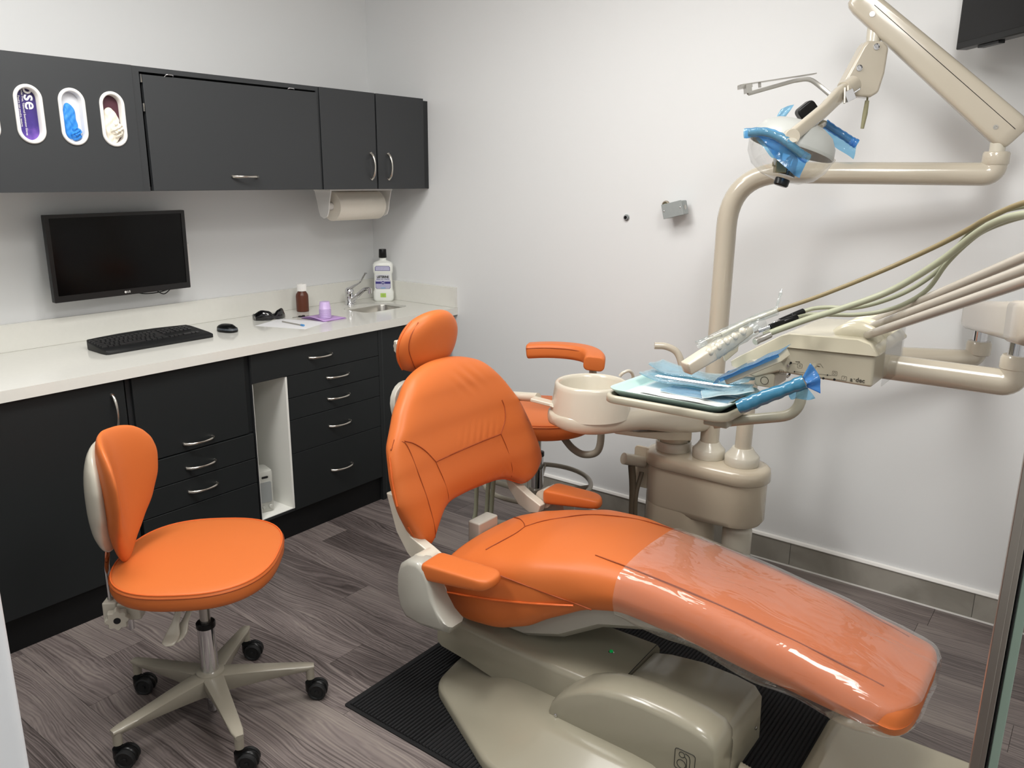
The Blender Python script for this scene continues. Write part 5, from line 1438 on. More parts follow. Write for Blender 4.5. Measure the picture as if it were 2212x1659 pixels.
hp1 = thing('handpiece_hose', 'thick grey green hose ending in a silver coupling, lying lowest across the instrument head', 'handpiece hose', (-1.24, -2.70, 1.20))
bm = NB(); tube(bm, catmull(H['h2'], 8), .0078, 14); obj('hose', bm, M_hoseg, hp1)
bm = NB(); tube(bm, [(-1.272, -2.694, 1.190), (-1.265, -2.697, 1.193), (-1.262, -2.699, 1.1945), (-1.252, -2.707, 1.199), (-1.236, -2.718, 1.206)], [.0085, .0092, .0085, .0085, .0080], 18); obj('coupling', bm, M_steel, hp1)
for nm, hk, a, b, lab in (('h3', 'h3', (-1.160, -2.712, 1.228), (-1.100, -2.752, 1.2505), 'grey green hose with a black coupling, upper of the two black-ended hoses'), ('h4', 'h4', (-1.226, -2.711, 1.2225), (-1.148, -2.751, 1.241), 'grey green hose with a black coupling and silver spring, lower of the two black-ended hoses')):
    t = thing('handpiece_hose', lab, 'handpiece hose', a)
    pts = [b] + H[hk][1:]
    bm = NB(); tube(bm, catmull(pts, 8), .0054, 12); obj('hose', bm, M_hoseg, t)
    A, B = V(a), V(b)
    bm = NB(); tube(bm, [A, A.lerp(B, .02), A.lerp(B, .48), A.lerp(B, .5), A.lerp(B, .52), A.lerp(B, .98), B], [.0062, .0075, .0078, .0070, .0082, .0085, .0070], 16); obj('black_grip', bm, M_black, t)
    d = (A - B).normalized()
    if hk == 'h4':
        bm = NB()
        P_ = [A + d * (.002 + .0035 * i / 2) for i in range(20)]
        tube(bm, P_, [.0034 if i % 3 else .0052 for i in range(20)], 12); tube(bm, [P_[-1], P_[-1] + d * .012], .0025, 10)
        obj('silver_spring', bm, M_chrome, t)
    else:
        bm = NB(); tube(bm, [A, A + d * .012, A + d * .018], [.0065, .0065, .004], 14); obj('silver_tip', bm, M_chrome, t)
# ivory holder block with bumps, in a clear bag
ib = thing('instrument_holder_bar', 'ivory bar with five rounded bumps in a clear bag, reaching out over the tray', 'instrument holder', (-1.32, -2.62, 1.17))
I0, I1 = V((-1.404, -2.578, 1.131)), V((-1.220, -2.672, 1.221))
da = (I1 - I0).normalized(); ra = V((.604, -.797, 0)); fa = da.cross(V((0, 0, 1))).normalized(); ua = fa.cross(da) * 1.0
if ua.z < 0: ua = -ua
M_ivory = mat('ivory_plastic', '#cfc4b2', .28, coat=.3)
bm = NB(); loft(bm, [[I0 + da * d + fa * a + ua * b for a, b in rrect(w_, h, .006, 4)] for d, w_, h in ((-.003, .030, .026), (.0, .035, .032), (.09, .036, .036), (.15, .034, .030), (.205, .028, .020))])
bar = obj('bar', bm, M_ivory, ib, smooth=45)
for k in range(5):
    c = I0 + da * (.068 + .027 * k) + ua * .010 - fa * -.010
    bm = NB(); lathe(bm, [(.0105, 0), (.0100, .005), (.0070, .009), (.003, .0112), (.0003, .0115)], c + fa * -.018 * 0, (ua * .75 + fa * (.6 if fa.dot(V((-.797, -.604, 0))) > 0 else -.6)), 20); obj('bump', bm, M_cream2, bar, smooth=60)
for k in range(4):
    c = I0 + da * (.03 + .03 * k) + ua * .0145
    bm = NB(); box(bm, -.011, .011, -.009, .009, 0, .005 + .003 * (k % 2), frame_M(c, da, fa)); obj('step', bm, M_ivory, bar, smooth=0, bevel=.0015)
sleeve(ib, [I0 + da * .075, I0 + da * .12, I0 + da * .20, I0 + da * .245 + ua * .004], .0225, 'clear_bag', M_clearbag, seed=12, n=18)
bm = NB(); loft(bm, [[V(p) + V((.604 * 0 + .797, .604, 0)) * h for p in ((-1.155, -2.560, 1.148), (-1.124, -2.599, 1.178), (-1.125, -2.597, 1.129), (-1.149, -2.573, 1.100))] for h in (0, .02)]); obj('holder_fin', bm, M_headlow, du, smooth=0, bevel=.003)
# blue wrapped handle
bh = thing('blue_wrapped_handle', 'round handle wrapped in blue film with a flared end, in front of the instrument head', 'handle', (-1.373, -2.773, 1.096))
A, B = V((-1.392, -2.716, 1.056)), V((-1.350, -2.846, 1.1285))
bm = NB(); tube(bm, [A, B], .0115, 18); tube(bm, [B - (B - A) * .1, V((-1.12, -2.80, 1.12))], .006, 10); obj('grip', bm, M_grey, bh)
sleeve(bh, [A - (B - A).normalized() * .004, A.lerp(B, .3), A.lerp(B, .7), B], .0165, 'sleeve', mat('teal_blue_film', '#35718f', .22, coat=.5), seed=5, n=18)
bm = NB(); lathe(bm, [(.0150, 0), (.0145, .004), (.0003, .006)], A - (B - A).normalized() * -.001, -(B - A).normalized(), 18); obj('sleeve_end', bm, M_blued, bh)
dd = (B - A).normalized(); up_ = (V((0, 0, 1)) - dd * dd.z).normalized()
def flare(u, v):
    w_ = (v - .5) * 2
    c = B + dd * (.034 * u)
    q = up_ * (w_ * (.013 + .026 * u)) + V((-.797, -.604, 0)) * (.011 * (1 - u) * (1 - w_ * w_) + .003 * math.sin(6 * w_ + 2))
    return c + q + dd * (-.010 * w_ * w_ * u) + V((.604, -.797, 0)) * (.004 * w_ * u)
bm = NB(); sheet(bm, flare, 12, 20); obj('flared_film', bm, M_blued, bh, smooth=60, solid=.0006)
hang(bh, [tuple(A.lerp(B, .72) - up_ * .014), tuple(A.lerp(B, .85) - up_ * .014), tuple(B - up_ * .013)], [(.0, -.004, -.010), (.0, -.010, -.018), (-.002, -.024, -.024)], 'loose_film', M_blue, 2)

# ================================================================== tray with pouches
ty = thing('instrument_tray', 'pale green plastic tray lying in the holder frame beside the spittoon bowl', 'tray', tuple(TF(0, 0, .997)))
M_tray = mat('pale_green_plastic', '#c0ddd5', .3, coat=.2)
def tr(L_, W_, r, z): return [TF(u - .008, v - .004, z) for u, v in rrect(L_, W_, r, 7)]
bm = NB(); loft(bm, [tr(.284, .204, .022, .9972), tr(.292, .212, .024, .9985), tr(.322, .242, .034, 1.0150), tr(.333, .252, .038, 1.0195), tr(.337, .256, .040, 1.0205), tr(.337, .256, .040, 1.0190), tr(.326, .246, .036, 1.0140), tr(.298, .218, .026, 1.0005), tr(.284, .204, .018, 1.0002)][::1])
obj('tray_shell', bm, M_tray, ty, smooth=60)
M_paper = mat('white_paper', '#e4e6e4', .6)
M_pouch = film_mat('pale_blue_pouch_film', '#d2e9f2', .22, .08)
M_pouchd = film_mat('blue_pouch_film', '#a4c6dc', .40, .12)
def sheet_thing(name, label, cat, cu, cv, z, L_, W_, rot, m_low, m_top=None, curl=0.0, seed=1, wr=.0015, extra=None, group=None, lift=(0, 0)):
    rnd = random.Random(seed); p1, p2 = rnd.uniform(0, 6), rnd.uniform(0, 6)
    t = thing(name, label, cat, tuple(TF(cu, cv, z)), group=group)
    c, s = math.cos(rot), math.sin(rot)
    def f(off):
        def g(u, v):
            a, b = (u - .5) * L_, (v - .5) * W_
            x, y = cu + a * c - b * s, cv + a * s + b * c
            zz = z + off + wr * (1 + math.sin(11 * u + p1 + 3 * v)) * (.4 + .6 * math.sin(7 * v + p2) ** 2) + lift[0] * u + lift[1] * v
            if curl: zz += curl * (max(0, abs(u - .5) * 2 - .55) ** 1.6) * 2.2 * (1 if u < .5 else .6)
            return TF(x, y, zz)
        return g
    bm = NB(); sheet(bm, f(0), 20, 10); obj('paper_back' if m_top else 'paper', bm, m_low, t, smooth=60, solid=.0004)
    if m_top:
        bm = NB(); sheet(bm, f(.0035), 20, 10); obj('film_front', bm, m_top, t, smooth=60)
    return t
sheet_thing('paper_liner', 'white paper liner covering the bottom of the green tray', 'paper', -.01, .004, 1.0015, .27, .19, 0, M_paper, wr=.0006)
sheet_thing('paper_pouch', 'flat white paper pouch lying at the front of the tray', 'pouch', .015, -.045, 1.0045, .25, .052, -.06, M_paper, wr=.001, lift=(.002, 0))
sheet_thing('sterilisation_pouch', 'small blue film pouch lying in the middle of the tray', 'pouch', .035, .000, 1.0075, .20, .075, -.05, M_paper, M_pouchd, seed=3)
sheet_thing('sterilisation_pouch', 'pale blue pouch tilted up at the right end of the tray', 'pouch', .105, .015, 1.013, .13, .075, .5, M_paper, M_pouch, seed=5, lift=(.022, .0))
def instr(t, pts, r):
    bm = NB(); tube(bm, catmull(pts, 5), r, 10); obj('instrument', bm, M_chrome, t)
p3 = sheet_thing('sterilisation_pouch', 'long pale blue pouch with steel instruments, lying on top of the pile', 'pouch', -.005, .055, 1.022, .30, .085, .03, M_pouch, M_pouch, curl=.020, seed=7, wr=.003)
for v0, v1 in ((.040, .046), (.047, .052), (.054, .060)):
    instr(p3, [TF(-.12, v0, 1.030), TF(-.04, v0 + .002, 1.0285), TF(.05, v1, 1.0285), TF(.125, v1 + .004, 1.031)], [.0012, .0026, .0028, .0026, .001])
sheet_thing('sterilisation_pouch', 'crumpled pale blue pouch at the back of the tray, under the ivory bar', 'pouch', -.005, .100, 1.034, .30, .080, -.03, M_pouch, M_pouch, curl=.030, seed=11, wr=.005)
# ================================================================== wall things
jb = thing('junction_box', 'grey metal junction box on a short pipe, on the white wall beside the lamp post', 'junction box', (-.05, -1.87, 1.45))
Mj = Matrix.Translation((-.052, -1.866, 1.4525)) @ Matrix.Rotation(math.radians(-14), 4, 'X') @ Matrix.Rotation(math.radians(-3), 4, 'Z')
M_galv = mat('galvanised_steel', '#a4a9a8', .5, .35, var=(60, .08))
bm = NB(); box(bm, -.022, .026, -.046, .046, -.029, .029, Mj); obj('box', bm, M_galv, jb, smooth=0, bevel=.005)
bm = NB(); box(bm, -.0255, -.0225, -.047, .047, -.030, .030, Mj); cv_ = obj('cover', bm, M_galv, jb, smooth=0, bevel=.003)
for y in (-.038, .038):
    bm = NB(); lathe(bm, [(.003, 0), (.003, .001), (.001, .002)], Mj @ V((-.0255, y, .002)), (-1, 0, 0), 12); obj('screw', bm, M_chrome, cv_)
for (p, a, r) in ((V((.002, -.046, 0)), V((0, -1, .2)), .010), (V((.0, .025, .029)), V((0, .2, 1)), .007), (V((.0, 0, .029)), V((0, .2, 1)), .007), (V((.0, -.025, .029)), V((0, .2, 1)), .007)):
    bm = NB(); lathe(bm, [(r, .0), (r, .0006), (r * .9, .0008), (.0005, .0008)], Mj @ p, a, 18); obj('knockout', bm, M_steel, jb)
bm = NB(); tube(bm, [(-.001, -1.80, 1.468), (-.030, -1.806, 1.465), (-.045, -1.82, 1.462)], .009, 16); obj('pipe', bm, mat('brass_green_fitting', '#8a8f6a', .4, .6), jb)
bm = NB(); lathe(bm, [(.018, .0), (.017, .006), (.012, .008), (.010, .004), (.009, .004)], (-.0005, -1.798, 1.468), (-1, 0, 0), 20, cap=False); obj('pipe_collar', bm, mat('rusty_collar', '#8d8272', .5, .3), jb)
ps = thing('pipe_stub', 'small open pipe stub sticking out of the white wall, left of the junction box', 'pipe', (0, -1.611, 1.409))
bm = NB(); lathe(bm, [(.009, .0005), (.0105, .008), (.0105, .012), (.0075, .012), (.007, .001)], (0, -1.611, 1.409), (-1, 0, 0), 20, cap=False); obj('stub', bm, M_chrome, ps)
bm = NB(); lathe(bm, [(.0105, .0004), (.0005, .0006)], (0, -1.611, 1.409), (-1, 0, 0), 16); obj('dark_bore', bm, M_blackm, ps)
bm = NB(); lathe(bm, [(.0150, .0004), (.0150, .003), (.0115, .004), (.0105, .001)], (0, -1.611, 1.409), (-1, 0, 0), 9, cap=False); obj('nut', bm, M_galv, ps)
# television
tv = thing('wall_television', 'black flat television cut off by the top right corner of the view', 'television', (-.13, -3.3, 2.3))
Mt = frame_M((-.100, -2.845, 1.986), (-1.15, -1, 0), (0, 0, 1))
bm = NB(); box(bm, 0, .95, 0, .56, -.04, .0, Mt); obj('casing', bm, M_black, tv, smooth=0, bevel=.004)
sgn = 1
bm = NB(); box(bm, .010, .94, .020, .55, .0, .0012, Mt); box(bm, .010, .94, .020, .55, -.0412, -.04, Mt); obj('screen', bm, M_screen, tv, smooth=0)
bm = NB(); box(bm, -.11, -.0005, -3.30, -3.05, 2.15, 2.35); obj('wall_bracket', bm, M_blackm, tv, smooth=0)
bm = NB(); box(bm, .10, .20, -.008, -.0005, -.03, -.01, Mt); obj('sensor_bar', bm, M_black, tv, smooth=0)
# computer monitor
mo = thing('computer_monitor', 'black flat computer monitor on the left wall above the keyboard', 'monitor', (-1.49, -.06, 1.09))
Mm = frame_M((-1.502, -.095, 1.258), (1, .010, -.004), (0, .02, 1))
Mm = Matrix.Translation((-1.490, -.10, 1.2585)) @ Matrix.Rotation(math.radians(-.4), 4, 'Y') @ Matrix.Rotation(math.radians(1.2), 4, 'X') @ Matrix.Rotation(math.radians(90), 4, 'X')
bm = NB(); box(bm, -.289, .289, -.168, .168, -.022, .0, Mm); box(bm, -.18, .18, -.10, .10, -.045, -.022, Mm)
obj('casing', bm, M_black, mo, smooth=0, bevel=.003)
bm = NB(); plate(bm, rrect(.578, .336, .003, 2), [rrect(.545, .298, .001, 2, 0, .006)], .0002, .0035, lambda u, v, h: Mm @ V((u, v, h))); obj('bezel', bm, mat('dark_bezel', '#1b1b1c', .3), mo, smooth=0)
bm = NB(); box(bm, -.2725, .2725, -.143, .155, .0002, .0010, Mm); obj('screen', bm, M_screen, mo, smooth=0)
text('LG', .0115, Mm @ Matrix.Translation((.008, -.1555, .0036)), M_white, mo, bold=.0002)
bm = NB(); lathe(bm, [(.0048, 0), (.0048, .0006), (.0003, .0007)], Mm @ V((-.006, -.1555, .0035)), Mm.to_3x3() @ V((0, 0, 1)), 16); obj('round_emblem', bm, M_white, mo)
bm = NB(); box(bm, -.06, .06, -.05, .05, -.088, -.045, Mm); obj('wall_mount', bm, M_blackm, mo, smooth=0)
for pts in ([(-1.455, -.075, 1.100), (-1.40, -.070, 1.083), (-1.33, -.066, 1.082), (-1.27, -.066, 1.094), (-1.235, -.07, 1.108)], [(-1.37, -.06, 1.105), (-1.345, -.058, 1.095), (-1.315, -.056, 1.074), (-1.295, -.055, 1.072), (-1.265, -.055, 1.092), (-1.24, -.06, 1.106)]):
    bm = NB(); tube(bm, catmull(pts, 6), .0022, 8); obj('cable', bm, M_black, mo)
wp = thing('wall_plate', 'white wall plate partly hidden behind the right edge of the monitor', 'wall plate', (-1.17, 0, 1.21))
bm = NB(); box(bm, -1.205, -1.133, -.006, -.0006, 1.150, 1.277); obj('plate', bm, M_white, wp, smooth=0, bevel=.002)

# ================================================================== on the worktop
ZC = .9102
kb = thing('keyboard', 'black full-size computer keyboard lying on the white worktop below the monitor', 'keyboard', (-1.48, -.25, ZC))
Mk2 = Matrix.Translation((-1.500, -.262, ZC)) @ Matrix.Rotation(math.radians(0.5), 4, 'Z')
bm = NB()
rows = []
for v, z0, z1, hw in ((-.100, .001, .010, .222), (-.092, .000, .016, .230), (-.06, .0, .020, .232), (.05, .0, .032, .226), (.078, .001, .036, .216), (.092, .006, .036, .16), (.100, .012, .034, .09)):
    rows.append([Mk2 @ V((a * hw, v, b)) for a, b in ((-1, z0), (-.5, z0), (0, z0), (.5, z0), (1, z0), (1, z1 - .003), (.985, z1), (.5, z1 + (.003 if v > .07 else 0)), (0, z1 + (.004 if v > .07 else 0)), (-.5, z1 + (.003 if v > .07 else 0)), (-.985, z1), (-1, z1 - .003))])
loft(bm, rows); obj('case', bm, M_blackm, kb, smooth=40)
M_key = mat('black_key', '#1c1c1e', .35)
kw = .0182
def key(u, v, w_, d_=.0165):
    bm = NB(); z = .0195 + (v + .06) * .109
    t = Mk2 @ frame_M((u, v, z), (1, 0, 0), (0, 1, .109))
    lo = [t @ V((a, b, -.002)) for a, b in rrect(w_ - .0016, d_ - .001, .0015, 1)]; hi = [t @ V((a, b, .005)) for a, b in rrect(w_ - .0050, d_ - .0045, .0015, 1)]
    loft(bm, [lo, hi]); obj('key', bm, M_key, kb, smooth=0)
layout = [[1] * 15 + [0, 1, 1, 1, 0, 1, 1, 1, 1], [1] * 13 + [2] + [0, 1, 1, 1, 0, 1, 1, 1, 1], [1.5] + [1] * 12 + [1.5] + [0, 1, 1, 1, 0, 1, 1, 1, 1], [1.75] + [1] * 11 + [2.25, 0], [2.25] + [1] * 10 + [2.75, 0], [1.25, 1.25, 1.25, 6, 1.25, 1.25, 1.25, 1.5, 0, 1, 1, 1, 0, 2, 1, 1]]
for r, row in enumerate(layout):
    u = -.222
    sc_ = .0183
    v = .048 - r * .0195
    for w_ in row:
        if w_ == 0: u += .006; continue
        key(u + w_ * sc_ / 2, v, w_ * sc_); u += w_ * sc_
for u, n in ((.060, 3),):
    pass
ms = thing('computer_mouse', 'small black computer mouse right of the keyboard on the worktop', 'mouse', (-1.155, -.29, ZC))
Mo = Matrix.Translation((-1.160, -.293, ZC)) @ Matrix.Rotation(math.radians(12), 4, 'Z')
def mring(z, g): return [Mo @ V((a * g, b * g + (.004 if z > .02 else 0), z)) for a, b in [(.031 * math.copysign(abs(math.cos(t)) ** .8, math.cos(t)), .050 * math.copysign(abs(math.sin(t)) ** .8, math.sin(t))) for t in [i / 32 * 2 * PI for i in range(32)]]]
bm = NB(); loft(bm, [mring(0, .93), mring(.004, 1), mring(.012, .985), mring(.021, .90), mring(.028, .74), mring(.033, .50), mring(.035, .2)]); obj('shell', bm, M_black, ms, smooth=70)
bm = NB(); loft(bm, [[p + V((0, 0, 0)) for p in mring(.010, 1.008)], mring(.018, .952)], False, False); obj('grey_band', bm, mat('patterned_grey_band', '#4a4f55', .3, var=(160, .7)), ms)
bm = NB(); tube(bm, [Mo @ V((-.003, -.028, .029)), Mo @ V((.003, -.028, .029))], .006, 14); obj('scroll_wheel', bm, M_blackm, ms)
# goggles
gg = thing('safety_glasses', 'black wraparound safety glasses standing on the worktop right of the mouse', 'glasses', (-.86, -.19, ZC))
M_lens = mat('black_gloss_lens', '#08080a', .06, coat=.6)
def gf(u, v):
    s = u * 2 - 1
    x = s * .078
    dip = .030 * math.exp(-(s / .20) ** 2)
    zt = .050 - .010 * abs(s) ** 3 - dip + .004 * math.cos(9 * s)
    zb = .002 + .006 * math.exp(-(s / .15) ** 2)
    y = .045 * abs(s) ** 2.6 - .008 * math.sin(PI * v)
    return V((x, y, zb + (zt - zb) * v))
Mg = Matrix.Translation((-.845, -.205, ZC)) @ Matrix.Rotation(math.radians(-8), 4, 'Z') @ Matrix.Rotation(math.radians(-12), 4, 'X')
bm = NB(); sheet(bm, lambda u, v: Mg @ gf(u, v), 48, 12); obj('lens', bm, M_lens, gg, smooth=60, solid=.002)
for e in (0, 1):
    bm = NB(); tube(bm, [Mg @ (gf(u / 20, e) + V((0, 0, .0))) for u in range(21)], .0022, 8); obj('frame_rim', bm, M_black, gg)
for sgn in (-1, 1):
    bm = NB(); sheet(bm, lambda u, v: Mg @ V((sgn * (.078 - .006 * u), .045 + .030 * u, .008 + .034 * v - .004 * u)), 6, 6); obj('side_shield', bm, M_lens, gg, smooth=60, solid=.002)
    bm = NB(); tube(bm, [Mg @ V((sgn * .072, .072, .036)), Mg @ V((sgn * .04, .085, .030)), Mg @ V((-sgn * .035, .088, .024))], .0028, 8); obj('temple', bm, M_black, gg)
# brown bottle
bb = thing('brown_bottle', 'brown plastic bottle with a ribbed white cap, against the upstand behind the cups', 'bottle', (-.598, -.105, ZC))
bm = NB(); lathe(bm, [(.028, 0), (.0305, .002), (.0310, .006), (.0310, .078), (.029, .088), (.022, .098), (.0195, .103), (.0195, .108)], (-.598, -.105, ZC), n=36); obj('body', bm, mat('brown_plastic', '#5a2d1c', .35), bb, smooth=60)
bm = NB(); prof = [((.0232 + .0006 * math.cos(30 * a / 120 * 2 * PI)) * math.cos(a / 120 * 2 * PI), (.0232 + .0006 * math.cos(30 * a / 120 * 2 * PI)) * math.sin(a / 120 * 2 * PI)) for a in range(120)]
tube(bm, [(-.598, -.105, ZC + .104), (-.598, -.105, ZC + .134), (-.598, -.105, ZC + .139)], [1, 1, .92], prof=prof); obj('cap', bm, M_white, bb, smooth=40)
bm = NB(); lathe(bm, [(.010, 0), (.004, .003), (.001, .0035)], (-.598, -.105, ZC + .139), n=20); obj('cap_tip', bm, M_white, bb)
# keys
ky = thing('keys', 'small dark bunch of keys lying beside the brown bottle', 'keys', (-.705, -.235, ZC))
bm = NB()
for dx, dy, r in ((0, 0, .010), (.022, .004, .007), (.012, -.010, .007)): lathe(bm, [(r, 0), (r * 1.05, .002), (r, .005), (.001, .006)], (-.715 + dx, -.232 + dy, ZC), n=14)
obj('key_heads', bm, M_black, ky)['kind'] = 'stuff'
bm = NB(); box(bm, -.755, -.722, -.2275, -.2225, ZC, ZC + .0018); box(bm, -.700, -.668, -.240, -.235, ZC, ZC + .0018); obj('key_blades', bm, M_steel, ky, smooth=0)['kind'] = 'stuff'
# paper sheet, stick, napkins, cups
pp = thing('paper_sheet', 'thin white paper sheet lying on the worktop under the slim metal stick', 'paper', (-.87, -.37, ZC))
bm = NB(); box(bm, -.10, .10, -.13, .13, 0, .0004, Matrix.Translation((-.862, -.355, ZC)) @ Matrix.Rotation(.35, 4, 'Z')); obj('sheet', bm, mat('pale_paper', '#f2f2f4', .5), pp, smooth=0)
sk_ = thing('metal_stick', 'slim grey stick with a blue tip, lying on the paper sheet', 'stick', (-.865, -.37, ZC))
bm = NB(); tube(bm, [(-.862, -.285, ZC + .0035), (-.868, -.430, ZC + .0035)], .003, 10); obj('shaft', bm, M_steel, sk_)
bm = NB(); tube(bm, [(-.868, -.430, ZC + .005), (-.869, -.450, ZC + .005)], [.0045, .005], 12); obj('blue_tip', bm, mat('blue_tip', '#4f8fc8', .4), sk_)
M_lil = mat('lilac_paper', '#c9a6dd', .6)
for k, (lab, rot, dz) in enumerate((('lilac folded paper napkin, bottom of the small stack under the cups', -.05, 0), ('lilac folded paper napkin, middle of the small stack under the cups', .06, .0022), ('lilac folded paper napkin, topmost of the small stack under the cups', .0, .0044))):
    nk = thing('paper_napkin', lab, 'napkin', (-.672, -.353, ZC + dz), group='lilac napkins under the cups')
    bm = NB()
    Mn = Matrix.Translation((-.668 - .004 * k, -.353, ZC + dz)) @ Matrix.Rotation(rot, 4, 'Z')
    sheet(bm, lambda u, v: Mn @ V(((u - .5) * .135, (v - .5) * .165, .0012 + (.010 * max(0, .35 - u) * (k + .5) * math.sin(PI * v)))), 12, 8); obj('napkin', bm, M_lil, nk, smooth=40, solid=.0012)
M_cup = mat('lilac_plastic_cup', '#ceb6e4', .3)
for k in range(11):
    cu = thing('plastic_cup', 'lilac plastic cup, %s of the upside-down stack on the napkins' % (['lowest', 'second from bottom', 'third from bottom', 'fourth from bottom', 'fifth from bottom', 'middle one', 'fifth from top', 'fourth from top', 'third from top', 'second from top', 'topmost'][k]), 'cup', (-.680, -.375, ZC + .0075), group='stack of lilac cups')
    z0 = ZC + .0078 + k * .0042
    bm = NB(); lathe(bm, [(.0288 - .0003, 0), (.0290, .0012), (.0276, .0026), (.0235, .034), (.0228, .0355), (.0010, .0358), (.0010, .0348), (.0222, .0345), (.0228, .033), (.0268, .002), (.0270, 0)], (-.680, -.375, z0), n=32, cap=False); obj('cup', bm, M_cup, cu, smooth=50)
# tap
TX = -.030
tp = thing('sink_tap', 'chrome lever tap with a long curved lever, behind the small sink', 'tap', (-.292, -.125, ZC))
bm = NB(); lathe(bm, [(.027, 0), (.027, .004), (.0235, .008), (.0225, .045), (.0225, .047), (.0235, .049), (.0235, .072), (.020, .084), (.012, .091), (.001, .093)], (-.268 + TX, -.120, ZC), n=36); obj('body', bm, M_chrome, tp, smooth=45)
bm = NB(); tube(bm, catmull([(-.268 + TX, -.130, ZC + .022), (-.258 + TX, -.165, ZC + .048), (-.244 + TX, -.205, ZC + .083), (-.236 + TX, -.228, ZC + .090), (-.232 + TX, -.242, ZC + .089)], 7), [.013, .012, .0105, .010, .010], 18); tube(bm, [(-.2325 + TX, -.240, ZC + .096), (-.2325 + TX, -.240, ZC + .068)], .0112, 20); obj('spout', bm, M_chrome, tp, smooth=60)
bm = NB(); tube(bm, catmull([(-.268 + TX, -.118, ZC + .080), (-.262 + TX, -.150, ZC + .100), (-.250 + TX, -.185, ZC + .122), (-.244 + TX, -.205, ZC + .150), (-.240 + TX, -.220, ZC + .172)], 7), [.017, .012, .0075, .0065, .0080, .0090], 18, ell=(1.2, .6)); obj('lever', bm, M_chrome, tp, smooth=70)
bm = NB(); lathe(bm, [(.010, 0), (.010, .012), (.006, .014)], (-.262 + TX, -.142, ZC + .016), (.25, -1, 0), 16); obj('side_cap', bm, M_chrome, tp)
# mouthwash bottle
LB = thing('mouthwash_bottle', 'white mouthwash bottle with a black cap, in the worktop corner behind the sink', 'bottle', (-.078, -.150, ZC))
Ml = Matrix.Translation((-.083, -.158, ZC)) @ Matrix.Rotation(math.radians(-50), 4, 'Z') @ Matrix.Diagonal((1.27, 1.15, 1.27, 1))
def lsec(z, w_, d_, r): return [Ml @ V((a, b, z)) for a, b in rrect(w_, d_, r, 4)]
bm = NB(); loft(bm, [lsec(0, .072, .044, .012), lsec(.003, .080, .050, .014), lsec(.012, .086, .054, .014), lsec(.040, .086, .054, .014), lsec(.048, .080, .048, .012), lsec(.052, .078, .046, .010), lsec(.118, .076, .046, .010), lsec(.122, .080, .049, .012), lsec(.128, .084, .052, .013), lsec(.158, .084, .052, .013), lsec(.166, .076, .046, .014), lsec(.171, .058, .038, .014), lsec(.175, .034, .030, .014), lsec(.178, .028, .028, .013), lsec(.188, .028, .028, .013)])
M_bot = mat('white_bottle', '#eef0ea', .25, coat=.2)
obj('body', bm, M_bot, LB, smooth=45)
bm = NB(); lathe(bm, [(.0200, 0), (.0215, .002), (.0200, .044), (.0190, .046), (.001, .046)], Ml @ V((0, 0, .186)), n=30); obj('cap', bm, M_black, LB, smooth=40)
M_lab = mat('lavender_label', '#b9b7d3', .35, var=(90, .12)); M_navy = mat('navy_print', '#38327e', .4); M_grn = mat('green_sticker', '#b7d96a', .5); M_inkb = mat('black_print', '#15151a', .5); M_sky = mat('sky_print', '#8fb4d8', .4)
def lab(name, poly, y, m): 
    bm = NB(); prism(bm, poly, 0, .0004, lambda u, v, h: Ml @ V((u, y - h, v))); return obj(name, bm, m, LB, smooth=0)
lab('neck_label', [(-.032, .132), (.032, .132), (.032, .147), (.027, .1525), (-.027, .1525), (-.032, .147)], -.0262, M_navy)
lab('neck_label_face', [(-.030, .1335), (.030, .1335), (.030, .1465), (.0262, .1510), (-.0262, .1510), (-.030, .1465)], -.0267, M_lab)
lab('front_label', [(-.027, .0545), (.027, .0545), (.032, .0600), (.032, .0905), (-.032, .0905), (-.032, .0600)], -.0233, M_navy)
lab('front_label_face', [(-.0255, .0555), (.0255, .0555), (.031, .0610), (.031, .0900), (-.031, .0900), (-.031, .0610)], -.0238, M_lab)
lab('label_top', [(-.031, .0900), (.031, .0900), (.031, .1165), (-.031, .1165)], -.0234, mat('pale_label', '#dcdde2', .4))
lab('label_band', [(-.031, .0765), (-.008, .0765), (-.008, .0850), (-.031, .0850)], -.0243, M_navy)
lab('label_band', [(.008, .0765), (.031, .0765), (.031, .0850), (.008, .0850)], -.0243, M_navy)
lab('label_disc', [(.0068 * math.cos(a), .0808 + .0068 * math.sin(a)) for a in [i * PI / 12 for i in range(24)]], -.0243, M_navy)
lab('tooth_emblem', [(-.0038, .0845), (0, .0835), (.0038, .0845), (.0042, .0805), (.0025, .0765), (.001, .0785), (-.001, .0785), (-.0025, .0765), (-.0042, .0805)], -.0248, M_lab)
lab('label_tab', [(-.010, .0555), (.010, .0555), (.010, .0610), (-.010, .0610)], -.0243, M_sky)
lab('price_sticker', [(-.012, .018), (.012, .018), (.012, .036), (-.012, .036)], -.0272, M_grn)
TM = lambda z, y=-.0240: Ml @ frame_M((0, y, z), (1, 0, 0), (0, 0, 1))
text('LISTERINE', .0130, TM(.1052), M_inkb, LB, bold=.0006, sx=.88)
text('HEALTHY WHITE', .0072, TM(.0955), M_navy, LB, bold=.0002)
text('____________', .0050, TM(.1140), M_navy, LB)
for z in (.0705, .0665): text('- - - - - - - - -', .005, TM(z, -.0243), M_navy, LB)
for z in (.031, .026, .021): text('------', .007, TM(z, -.0277), M_inkb, LB)
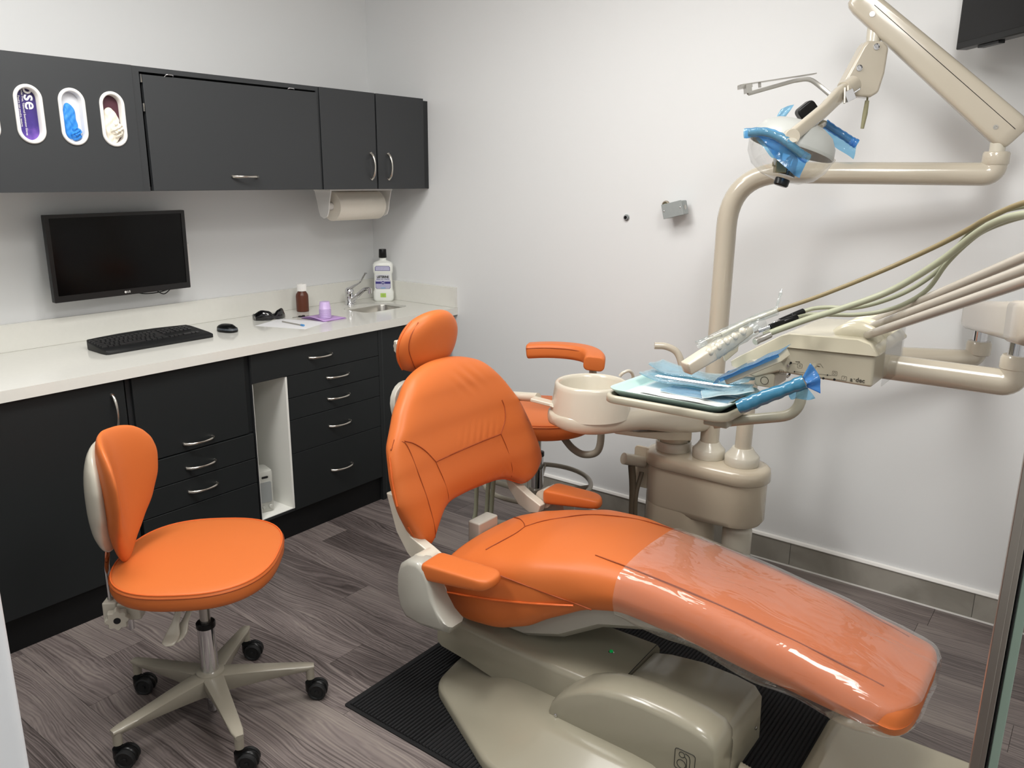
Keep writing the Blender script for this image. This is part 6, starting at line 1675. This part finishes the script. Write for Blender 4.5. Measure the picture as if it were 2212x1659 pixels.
# speaker pair in the niche
M_spk = mat('pale_grey_plastic', '#b8b9b2', .35); M_spkd = mat('speaker_cloth', '#8f9392', .7)
sp1 = thing('computer_speaker', 'pale grey upright computer speaker standing at the front of the open cabinet niche', 'speaker', (-1.20, -.48, .14))
Ms = Matrix.Translation((-1.192, -.500, .1397)) @ Matrix.Rotation(math.radians(-14), 4, 'Z')
def ssec(z, w_, d_): return [Ms @ V((a, b, z)) for a, b in rrect(w_, d_, .016, 4)]
bm = NB(); loft(bm, [ssec(0, .068, .094), ssec(.004, .074, .10), ssec(.178, .078, .104), ssec(.188, .074, .098), ssec(.190, .066, .088)]); obj('body', bm, M_spk, sp1, smooth=40)
fy = -.0525
bm = NB(); prism(bm, rrect(.052, .094, .006, 3, .0, .094), 0, .0015, lambda u, v, h: Ms @ V((u, fy + .001 - h, v))); obj('grille', bm, M_spkd, sp1, smooth=0)
bm = NB(); prism(bm, rrect(.044, .020, .0095, 5, .0, .163), 0, .001, lambda u, v, h: Ms @ V((u, fy + .001 - h, v))); obj('port_rim', bm, M_spk, sp1, smooth=0)
bm = NB(); prism(bm, rrect(.030, .010, .0048, 5, .0, .163), 0, .0004, lambda u, v, h: Ms @ V((u, fy - .0001 - h, v))); obj('port', bm, M_blackm, sp1, smooth=0)
for u, r in ((-.014, .006), (.018, .009)):
    bm = NB(); lathe(bm, [(r, 0), (r, .006), (r * .8, .008), (.0005, .008)], Ms @ V((u, fy + .001, .026)), Ms.to_3x3() @ V((0, -1, 0)), 18); obj('dial', bm, M_spk, sp1)
for z in (.155, .145, .03, .02):
    bm = NB(); box(bm, -.0395, -.0375, -.034, -.008, z, z + .003, Ms); obj('side_slot', bm, M_blackm, sp1, smooth=0)
for pts in ([(-.039, -.02, .130), (-.052, -.035, .126), (-.050, -.055, .116), (-.040, -.062, .100), (-.038, -.060, .094), (-.046, -.050, .110)], [(-.040, -.03, .075), (-.050, -.045, .065), (-.046, -.055, .050), (-.040, -.05, .042)]):
    bm = NB(); tube(bm, catmull([Ms @ V(p) for p in pts], 6), .0022, 8); obj('cable', bm, M_white, sp1)
sp2 = thing('computer_speaker', 'pale grey box lying behind the upright speaker at the back of the niche', 'speaker', (-1.215, -.27, .14))
bm = NB(); box(bm, -1.262, -1.160, -.34, -.13, .1398, .330); obj('body', bm, M_spk, sp2, smooth=0, bevel=.008)
for k in range(2):
    bm = NB(); box(bm, -1.22 + .02 * k, -1.21 + .02 * k, -.30, -.27, .3301, .3315); obj('top_slot', bm, M_spkd, sp2, smooth=0)
# perforated bin seen past the glass door
hb = thing('perforated_metal_unit', 'white perforated metal unit with black base, at the far right edge behind the door stile', 'heater', (-.20, -3.42, 0))
bm = NB(); box(bm, -.32, -.04, -3.62, -3.345, 0, .055); obj('black_base', bm, M_black, hb, smooth=0, bevel=.004)
bm = NB(); box(bm, -.315, -.045, -3.615, -3.350, .0552, .34); bd = obj('body', bm, M_white, hb, smooth=0, bevel=.006)
bm = NB()
for i in range(12):
    for j in range(12):
        y = -3.362 - i * .018; z = .075 + j * .020
        lathe(bm, [(.004, 0), (.0003, .0003)], (-.3153, y, z), (-1, 0, 0), 6)
pf_ = obj('perforations', bm, M_blackm, hb, smooth=0); pf_['kind'] = 'stuff'
